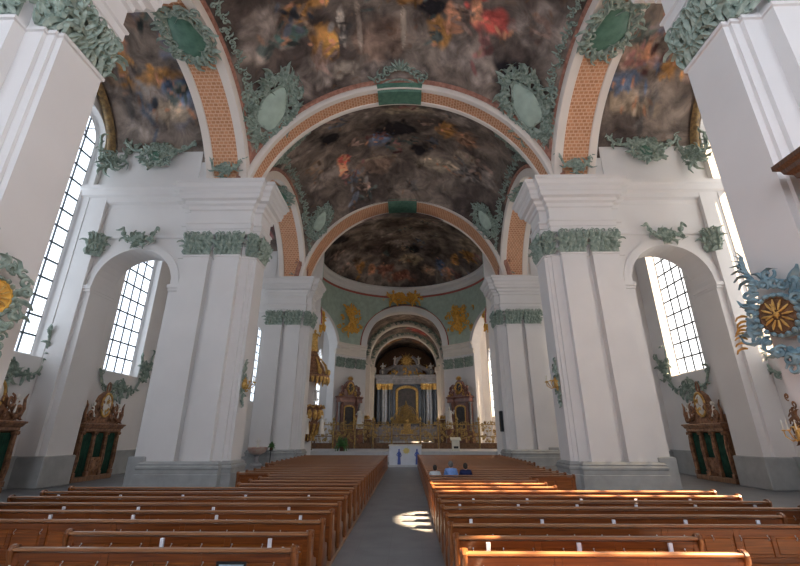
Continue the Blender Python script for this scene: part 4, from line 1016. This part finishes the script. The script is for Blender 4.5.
# side altars ----------------------------------------------------------------
def oval_ring(m, cx, y, cz, rx, rz, th, n=24): m.tube([(cx+rx*cos(t),y,cz+rz*sin(t)) for t in [k*2*pi/n for k in range(n+1)]], th, 6)
def painting(m, x0, x1, z0, z1, y): # arched canvas
    cx = (x0+x1)/2; rr = (x1-x0)/2; P = [(x0,z0),(x1,z0),(x1,z1)]+[(cx+rr*cos(pi*k/12), z1+.45*rr*sin(pi*k/12)) for k in range(1,12)]+[(x0,z1)]
    m.loft([[(a,y,b) for a,b in P],[(a,y+.05,b) for a,b in P]]); return P
M['canvas'] = mat('dark_canvas', (.10,.085,.08), .6, scale=2.5, c2=(.03,.03,.035))
def side_altar(sd):
    s = sd*R_(44); p = ((RD-.35)*sin(s), YC+(RD-.35)*cos(s), .85); r = empty('side_altar'); face_to(r, p, (-sin(s),-cos(s),0), (0,0,1))
    tag(r, 'red-brown side altar with gilt framed painting %s of the choir' % W1[sd], 'altar', 'side altars flanking the choir')
    m = MB(); m.cbox(-1.9,1.9,-1.6,0,0,.2,.02); m.cbox(-1.3,1.3,-1.3,0,.2,1.15,.05); m.cbox(-1.45,1.45,-1.4,0,1.15,1.25,.02); m.build('altar_table', M['marble_red'], r)
    m = MB(); m.cbox(-1.9,1.9,-.5,0,.2,1.9,.04); m.box(-1.75,1.75,-.25,0,1.9,5.6); m.build('retable', M['marble_red'], r)
    for x in (-1.6,-1.15,1.15,1.6):
        m = MB(); y_ = -.55 if abs(x) < 1.3 else -.35; m.lathe([(.2,1.9),(.2,2.05),(.14,2.12),(.14,2.2),(.15,3.2),(.12,5.0),(.13,5.05),(.2,5.35),(.2,5.45)], 12, x, y_); m.build('column', M['marble_red'] if abs(x) < 1.3 else M['marble_grey'], r, 40)
    m = MB(); painting(m, -.8,.8,2.1,4.7,-.3); m.build('painting', M['canvas'], r)
    m = MB(); P = painting(MB(), -.8,.8,2.1,4.7,0); Q = [(a,-.36,b) for a,b in P]; m.tube(Q+[Q[0],Q[1]], .12, 6); m.build('gilt_frame', M['gold'], r, 50)
    m = MB(); moulded(m, [(-1.8,-.7),(-.95,-.7),(-.95,-.45),(.95,-.45),(.95,-.7),(1.8,-.7),(1.8,0),(-1.8,0)], [(0,5.45),(.05,5.5),(.05,5.7),(.02,5.75),(.02,5.95),(.12,6.05),(.16,6.2),(0,6.25)]); m.build('entablature', M['marble_red'], r)
    m = MB(); out = [(-1.7,6.2),(-1.5,6.7),(-1.05,6.6),(-.85,7.4),(-.5,8.1),(0,8.45),(.5,8.1),(.85,7.4),(1.05,6.6),(1.5,6.7),(1.7,6.2)]
    m.loft([[(a,y_,b) for a,b in out] for y_ in (-.45,-.1)])
    for sx in (-1,1): spiral(m, sx*1.3, 6.75, .38, 1.5, pi/2, sx, .12, y=-.5); spiral(m, sx*.9, 7.5, .3, 1.4, 0, -sx, .1, y=-.5); m.ball((sx*1.35,-.5,7.25),(.2,.2,.35),10,8)
    m.build('crest', M['marble_red'], r, 50)
    m = MB(); m.ball((0,-.5,7.35),(.42,.08,.55),16,8); m.build('oval_painting', M['canvas'], r, 60)
    m = MB(); oval_ring(m, 0,-.52,7.35,.5,.65,.11)
    rn = random.Random(6)
    for k in range(26): a = rn.uniform(-1.6,1.6); leafb(m, a, rn.uniform(6.2,6.5)+max(0,1-abs(a))*rn.uniform(0,2.1), rn.uniform(0,6), .4, .09, 1, y=-.55)
    for q in range(7): leafb(m, 0, 8.3, pi/2+(q-3)*.35, .6, .1, 0, y=-.35)
    m.build('gilt_ornament', M['gold'], r, 50)
    for x in (-.9,-.45,.45,.9):
        m = MB(); m.lathe([(.1,1.25),(.03,1.35),(.04,1.6),(.09,1.68),(.03,1.7),(.03,2.15),(.005,2.2)], 8, x, -.95); m.build('candlestick', M['gold'], r, 40)
for sd in (-1,1): side_altar(sd)

def figure_statue(pos, h, m1, label, s=1, parent=None, name='statue', rz=0):
    r = empty(name, pos, rz); tag(r, label, 'statue') if label else None
    if parent: r.parent = parent
    k = h/1.8; m = MB()
    m.loft([[(rx*k*cos(t)*(1+.1*sin(5*t+z)), ry*k*sin(t)*(1+.1*cos(4*t)), z*k) for t in [q*2*pi/16 for q in range(16)]] for rx,ry,z in ((.32,.26,0),(.28,.24,.3),(.24,.2,.7),(.2,.16,1.0),(.24,.15,1.25),(.22,.14,1.42),(.08,.08,1.5))])
    m.ball((0,0,1.64*k),(.1*k,.11*k,.14*k),12,8)
    m.tube([(-.2*k,0,1.38*k),(-.38*k,-.12*k,1.15*k),(-.25*k,-.3*k,1.3*k)],[.08*k,.06*k,.04*k],8); m.tube([(.2*k,0,1.38*k),(.4*k,-.05*k,1.2*k),(.5*k,-.15*k,1.5*k)],[.08*k,.06*k,.04*k],8)
    m.build('figure' , m1, r, 60); return r
for sd in (-1,1):
    p = empty('statue_pedestal', (sd*5.75, 55.9, .85)); tag(p, 'brown marble pedestal just %s of the choir opening' % W1[sd], 'pedestal', 'statue pedestals')
    m = MB(); m.lathe([(.6,0),(.6,.2),(.45,.3),(.42,1.9),(.6,2.05),(.6,2.2)], 8); m.build('block', M['marble_red'], p)
    figure_statue((sd*5.75,55.9,3.05), 2.7, M['statue'], 'white robed statue on the pedestal %s of the choir opening' % W1[sd], rz=-sd*.4)

# high altar -------------------------------------------------------------------
r = empty('high_altar', (.25, 86, 1.2)); tag(r, 'tall black and gold high altar at the end of the choir', 'altar')
m = MB(); m.cbox(-6.2,6.2,-1.2,1.5,0,2.6,.1); m.cbox(-2.4,2.4,-2.6,-1.2,0,1.2,.05); m.build('base', M['marble_grey'], r)
m = MB(); m.box(-6.1,6.1,.4,1.2,2.6,10.8); m.build('back_panel', M['marble_black'], r)
for x, c in ((-5.6,'marble_black'),(-4.7,'marble_grey'),(-4.1,'marble_grey'),(-3.3,'marble_black'),(3.3,'marble_black'),(4.1,'marble_grey'),(4.7,'marble_grey'),(5.6,'marble_black')):
    y_ = -.6 if c == 'marble_black' else -.1
    q = MB(); q.lathe([(.55,2.6),(.55,2.9),(.42,3.0),(.4,3.2),(.42,5.5),(.36,9.6)], 16, x, y_); o_ = q.build('column', M[c], r, 40)
    q = MB(); q.lathe([(.36,9.6),(.42,9.7),(.42,10.2),(.6,10.6),(.62,10.75)], 12, x, y_)
    for k in range(8): leafb(q, x+.3*cos(k), 10+.1*sin(k*3), pi/2+cos(k*2)*.8, .5, .12, 1, y=y_-.35)
    q.build('gilt_capital', M['gold'], o_, 40)
m = MB(); moulded(m, [(-6.2,-1.1),(-2.9,-1.1),(-2.9,-.3),(2.9,-.3),(2.9,-1.1),(6.2,-1.1),(6.2,1.3),(-6.2,1.3)], [(0,10.75),(.1,10.8),(.1,11.2),(.02,11.25),(.02,11.8),(.2,11.95),(.3,12.2),(.45,12.3),(.45,12.5),(0,12.55)]); m.build('entablature', M['marble_grey'], r)
m = MB(); painting(m, -1.9,1.9,3.6,9.2,.1); m.build('altar_painting', M['canvas'], r)
m = MB(); P = painting(MB(), -2.05,2.05,3.5,9.3,0); Q = [(a,.0,b) for a,b in P]; m.tube(Q+[Q[0],Q[1]], .28, 6); m.build('gilt_frame', M['gold'], r, 50)
m = MB()
for sx in (-1,1):
    m.tube([(sx*4.8,-.5,12.6),(sx*4.0,-.5,13.6),(sx*2.6,-.5,14.2),(sx*1.9,-.5,15.6),(sx*1.1,-.5,16.3)], [.5,.45,.4,.35,.25], 8); spiral(m, sx*4.9, 13.2, .8, 1.4, pi/2, sx, .28, y=-.5)
    m.tube([(sx*3.0,-.5,12.6),(sx*2.8,-.5,13.4),(sx*2.0,-.5,14.0)], .35, 8)
m.box(-2.6,2.6,-.4,.8,12.5,14.6); m.build('pediment', M['marble_grey'], r, 50)
m = MB(); m.ball((0,-.6,15.4),(.6,.3,.6),14,10); rn = random.Random(9)
for k in range(26): a = k*2*pi/26; m.tube([(.5*cos(a),-.6,15.4+.5*sin(a)),((1.2+.5*(k%2))*cos(a),-.65,15.4+(1.2+.5*(k%2))*sin(a))],[.12,.03],5)
for k in range(24): leafb(m, rn.uniform(-4,4), 12.6+rn.uniform(0,1.2), rn.uniform(0,6), .9, .2, 1, y=-1.0)
m.build('glory', M['gold'], r, 50)
for sx in (-1,1):
    for x, z, h in ((4.9,12.6,2.4),(2.4,14.5,1.9)):
        q = figure_statue((sx*x,-.6,z), h, M['statue'], None, parent=r, name='angel')
m = MB(); m.box(-1.2,1.2,-2.4,-1.3,1.2,2.0); m.lathe([(.7,2.0),(.7,3.0),(.55,3.4),(.2,3.8),(.05,4.3)], 12, 0, -1.8)
m.build('tabernacle', M['gold'], r, 40)

# choir stalls -------------------------------------------------------------------
for sd in (-1,1):
    r = empty('choir_stalls', (sd*5.7, 62, .85)); tag(r, 'dark wooden choir stalls along the %s choir wall' % W1[sd], 'choir stalls', 'choir stalls')
    m = MB(); m.cbox(-.7,.7,0,9,0,3.2,.05); m.build('high_back', M['darkwood'], r)
    m = MB(); m.cbox(-.85,.85,-.1,9.1,3.2,3.5,.05)
    m.build('cornice', M['bronze'], r)
    m = MB()
    for k in range(9): spiral(m, -.5+.13*k, 3.8, .25, 1.2, k, 1, .07, y=-.1); leafb(m, -.5+.13*k, 3.6, pi/2+sin(k), .6, .1, 1, y=-.1)
    m.build('crest', M['gold'], r, 50)
    m = MB()
    for k in range(8): m.cbox(-sd*1.25-.25,-sd*1.25+.25,k*1.1+.2,k*1.1+1.15,0,1.0,.03)
    m.build('seat_row', M['darkwood'], r)

M['oldgold'] = mat('aged_gilding', (.66,.45,.15), .5, metal=.25, scale=7, c2=(.20,.12,.04), bump=.3)
# choir screen ----------------------------------------------------------------------
r = empty('choir_screen', (0, 50.6, .85)); tag(r, 'gilded wrought iron choir screen spanning the rotunda behind the white altar', 'screen')
rn = random.Random(12)
def panel(x0, x1, h, arch=0):
    b = MB(); g = MB(); n = max(6, int((x1-x0)/.16))
    for k in range(n+1):
        x = x0+(x1-x0)*k/n; b.box(x-.018,x+.018,-.018,.018,.55,h)
    b.box(x0,x1,-.06,.06,.5,.6); b.box(x0,x1,-.05,.05,h*.5,h*.5+.07); b.box(x0,x1,-.3,.3,0,.5)
    for k in range(int((x1-x0)*16)):
        x = rn.uniform(x0+.1,x1-.1); z = rn.uniform(.75, h*.98)
        spiral(g, x, z, rn.uniform(.1,.22), 1.2, rn.uniform(0,6), rn.choice((-1,1)), .05, y=-.04, n=9)
    g.box(x0,x1,-.08,.08,h-.02,h+.08)
    for k in range(int((x1-x0)*5)):
        x = rn.uniform(x0+.1,x1-.1); c = 1-abs((x-(x0+x1)/2)/((x1-x0)/2)); leafb(g, x, h+.05, pi/2+rn.uniform(-.9,.9), .25+.3*c, .06, rn.uniform(-1,1), y=-.05)
        if k%2: spiral(g, x, h+.18+.25*c*rn.random(), .13, 1.2, rn.uniform(0,6), 1, .035, y=-.04, n=9)
    b.build('iron_panel', M['bronze'], r); g.build('gilt_scrolls', M['oldgold'], r, 50)
xs = [-10.7,-8.2,-5.7,-3.6,-1.45,1.85,3.9,6.1,8.6,10.8]
for a, b in zip(xs, xs[1:]): panel(a+.12, b-.12, 2.55 if abs(a+1.45) > .01 else 2.7)
for x in xs:
    m = MB(); m.cbox(x-.08,x+.08,-.1,.1,0,2.75,.02); m.lathe([(.1,2.75),(.18,2.85),(.08,2.92),(.05,3.0),(.16,3.12),(.17,3.2),(.05,3.4),(.01,3.5)], 10, x, 0); m.build('post', M['oldgold'], r, 40)
m = MB()   # domed crest over the gate
for sx in (-1,1):
    for q in range(5): m.tube([(.2+sx*(1.55-.3*q)*cos(t*pi/16)**.8 if t < 8 else .2, -.05, 2.7+(2.0-.12*q)*sin(t*pi/16)**1.3) for t in range(9)], .045, 5)
for k in range(150):
    z = rn.random()**1.4; x = .2+rn.uniform(-1,1)*(1.4*(1-z)+.08); spiral(m, x, 2.75+1.9*z, .15, 1.2, rn.uniform(0,6), rn.choice((-1,1)), .045, y=-.05, n=9)
    leafb(m, x, 2.75+1.9*z, rn.uniform(.5,2.6), .3, .07, rn.uniform(-1,1), y=-.06)
m.lathe([(.12,4.5),(.2,4.7),(.06,4.9),(.12,5.0),(.02,5.3)], 10, .2, 0); m.build('gate_crest', M['oldgold'], r, 50)

# pulpit ------------------------------------------------------------------------------
r = empty('pulpit', (-9.0, 41.3, 0)); tag(r, 'gilded pulpit with canopy and statues hanging beside the third left pillar', 'pulpit')
m = MB(); m.box(-1.2,-.4,-1.2,1.2,1.4,8.0); m.build('back_wall', M['marble_red'], r)
m = MB(); m.lathe([(.05,1.7),(.25,1.85),(.2,2.05),(.5,2.35),(.9,2.8),(1.15,3.1),(1.2,3.25),(1.05,3.35),(1.15,3.9),(1.1,4.6),(1.25,4.75),(1.3,4.95),(1.1,5.0)], 20, 0, 0); m.build('basin', M['crest'], r, 40)
m = MB(); rn = random.Random(5)
for k in range(14):
    a = k*2*pi/14; m.ball((1.15*cos(a),1.15*sin(a),4.1),(.22,.22,.5),8,6)
    m.tube([(1.2*cos(a),1.2*sin(a),3.3),(1.0*cos(a),1.0*sin(a),2.7),(.55*cos(a),.55*sin(a),2.2),(.6*cos(a),.6*sin(a),1.8)],[.13,.12,.09,.05],6)
    m.tube([(1.3*cos(a),1.3*sin(a),5.0),(1.42*cos(a+.2),1.42*sin(a+.2),4.75),(1.3*cos(a+.45),1.3*sin(a+.45),5.0)], .07, 5)
m.build('gilt_reliefs', M['gold'], r, 50)
m = MB(); m.lathe([(1.2,7.3),(1.55,7.4),(1.7,7.6),(1.7,7.8),(1.3,8.0),(1.1,8.6),(.7,9.2),(.55,9.8),(.35,10.0),(.3,10.3)], 20, 0, 0); m.build('canopy', M['crest'], r, 40)
m = MB()
for k in range(24):
    a = k*2*pi/24; m.tube([(1.6*cos(a),1.6*sin(a),7.6),(1.62*cos(a),1.62*sin(a),7.2),(1.6*cos(a),1.6*sin(a),6.9+.15*(k%2))],[.15,.13,.03],6)
for k in range(7):
    a = k*2*pi/7; m.tube([(1.5*cos(a),1.5*sin(a),7.9),(1.25*cos(a),1.25*sin(a),8.8),(.6*cos(a),.6*sin(a),9.6)],[.14,.12,.06],6); m.ball((1.6*cos(a),1.6*sin(a),8.1),(.2,.2,.32),8,6)
m.build('fringe', M['gold'], r, 50)
for a in (-.4, -1.5, .9): figure_statue((1.45*cos(a),1.45*sin(a),2.4), 1.7, M['statue'], None, parent=r, name='cherub')
figure_statue((0,0,10.2), 2.3, M['gold'], None, parent=r, name='crowning_figure')
figure_statue((.7,-1.2,5.3), 1.2, M['statue'], None, parent=r, name='small_figure')
m = MB()
for k in range(12): m.cbox(-1.1,-.3,.9+.3*k,1.25+.3*k,3.0-.25*k-.1,3.0-.25*k,.01)
m.tube([(-.2,1.0,4.1),(-.2,4.5,1.2)], .06, 6); m.build('stair', M['darkwood'], r)

# white altar with two blue figures ------------------------------------------------------
r = empty('white_altar', (.2, 35.7, 0)); tag(r, 'white block altar with two blue figures at the end of the aisle', 'altar')
m = MB(); m.cbox(-1.3,1.28,0,1.3,.0,1.5,.02); m.build('block', M['altarwhite'], r)
m = MB(); m.cbox(-1.36,1.34,-.06,1.36,1.5,1.6,.02); m.build('altar_top', M['statue'], r)
m = MB(); m.cbox(-1.5,1.48,-.55,-.02,.0,.12,.01); m.build('altar_step', M['step'], r)
def bluefig(x):
    m = MB(); m.loft([[(x+rx*cos(t), -.05+.04*sin(t), z) for t in [q*2*pi/10 for q in range(10)]] for rx,z in ((.13,.14),(.12,.4),(.09,.7),(.12,.95),(.1,1.08),(.04,1.12))]); m.ball((x,-.05,1.2),(.07,.05,.09),8,6)
    m.tube([(x-.1,-.05,1.0),(x-.2,-.06,.85),(x-.1,-.07,.75)],.03,6); m.tube([(x+.1,-.05,1.0),(x+.18,-.06,.8),(x+.08,-.07,.7)],.03,6); m.build('blue_figure', M['bluefig'], r, 60)
bluefig(-.5); bluefig(.93)
m = MB(); m.ball((.08,-.02,1.15),(.24,.03,.2),12,8)
for k in range(10): m.tube([(.08,-.03,1.15),(.08+.34*cos(k*.628),-.03,1.15+.28*sin(k*.628))],[.05,.01],5)
m.build('yellow_emblem', M['yellow'], r, 50)

# lectern, plants, font, speaker -----------------------------------------------------------
r = empty('lectern', (5.05, 43.2, .85)); tag(r, 'small lectern draped in ivory cloth on the sanctuary step', 'lectern')
m = MB(); m.cbox(-.35,.35,-.3,.3,0,.95,.03); m.build('draped_body', M['ivory'], r)
m = MB(); m.loft([[(-.5,-.4,.95),(.5,-.4,.95),(.5,.4,1.15),(-.5,.4,1.15)],[(-.5,-.4,1.05),(.5,-.4,1.05),(.5,.4,1.27),(-.5,.4,1.27)]]); m.build('book_rest', M['ivory'], r)
m = MB(); m.box(-.22,.22,-.31,-.3,.25,.45); m.build('emblem', M['dark'], r)
def plant(x, y, z, s, label):
    r = empty('potted_plant', (x,y,z)); r.scale = (s,s,s); tag(r, label, 'plant')
    m = MB(); m.lathe([(.16,0),(.2,.3),(.22,.32),(.2,.3)], 12); m.build('pot', M['darkwood'], r, 40)
    m = MB(); rn = random.Random(int(x*7)); 
    for k in range(46):
        st = len(m.v); leafb(m, 0, 0, rn.uniform(.2,2.9), rn.uniform(.4,.8), .06, rn.uniform(-1,1), y=0); m.xf(Matrix.Translation((0,0,.3)) @ Matrix.Rotation(rn.uniform(0,6.28),4,'Z'), st)
    m.build('foliage', M['leaf'], r, 60)
plant(-6.0, 43.0, .85, 1.3, 'bushy green plant on the sanctuary step nearer the white altar')
plant(-10.2, 43.2, .85, .9, 'dark slim plant on the sanctuary step below the pulpit')
m = MB(); 
r = empty('stone_font', (-11.8, 35.9, 0)); tag(r, 'pink and cream stone font with a small figure before the third left pillar', 'font')
m = MB(); m.lathe([(.45,0),(.45,.15),(.22,.3),(.18,.7),(.3,.85)], 12); m.build('stem', M['marble_grey'], r, 40)
m = MB(); m.lathe([(.3,.85),(.62,1.0),(.78,1.25),(.8,1.4),(.7,1.42),(.5,1.25)], 20); m.build('bowl', mat('pink_marble', (.55,.30,.24), .4, scale=3, c2=(.62,.52,.44)), r, 40)
figure_statue((0,0,1.3), .85, M['statue'], None, parent=r, name='small_figure')
plant(-10.7, 35.9, 1.2, .6, 'small plant on a stand beside the stone font')
r = empty('plant_stand', (-10.7,35.9,0)); tag(r, 'thin dark stand holding a small plant beside the stone font', 'stand')
m = MB(); m.lathe([(.2,0),(.2,.04),(.03,.08),(.03,1.12),(.16,1.16),(.16,1.2)], 12); m.build('column', M['dark'], r, 40)
r = empty('column_speaker', (8.53, 37.9, 2.6)); tag(r, 'tall narrow black loudspeaker on the third right pillar', 'loudspeaker')
m = MB(); m.cbox(-.12,.12,-.25,.25,0,1.7,.02); m.build('housing', M['dark'], r)
m = MB(); m.cbox(-.135,-.12,-.2,.2,.05,1.65,.004); m.build('grille', M['marble_black'], r)

# camera, light
cam = bpy.data.cameras.new('camera'); co = bpy.data.objects.new('camera', cam); col.objects.link(co)
cam.sensor_width = 36; cam.lens = 413/800*36; cam.clip_end = 300
p_, yw = R_(20.1), R_(1.04)
co.location = (.42, 0, 2.4); co.rotation_euler = (pi/2+p_, 0, yw)
bpy.context.scene.camera = co
sun = bpy.data.lights.new('sun', 'SUN'); so = bpy.data.objects.new('sun', sun); col.objects.link(so)
sun.energy = 60; sun.angle = R_(.6); sun.color = (1.0,.72,.45)
so.rotation_euler = Vector((1, -.15, 1.085)).to_track_quat('Z','Y').to_euler()
W = bpy.data.worlds.new('world'); bpy.context.scene.world = W; W.use_nodes = True
W.node_tree.nodes['Background'].inputs[0].default_value = (.75,.85,1,1); W.node_tree.nodes['Background'].inputs[1].default_value = .6
sc = bpy.context.scene; sc.view_settings.view_transform = 'Standard'; sc.view_settings.look = 'None'; sc.view_settings.exposure = .30; sc.view_settings.gamma = 1
sc.cycles.max_bounces = 8; sc.cycles.diffuse_bounces = 5; sc.cycles.transparent_max_bounces = 12
sc.cycles.sample_clamp_indirect = 6
sc.cycles.use_denoising = True
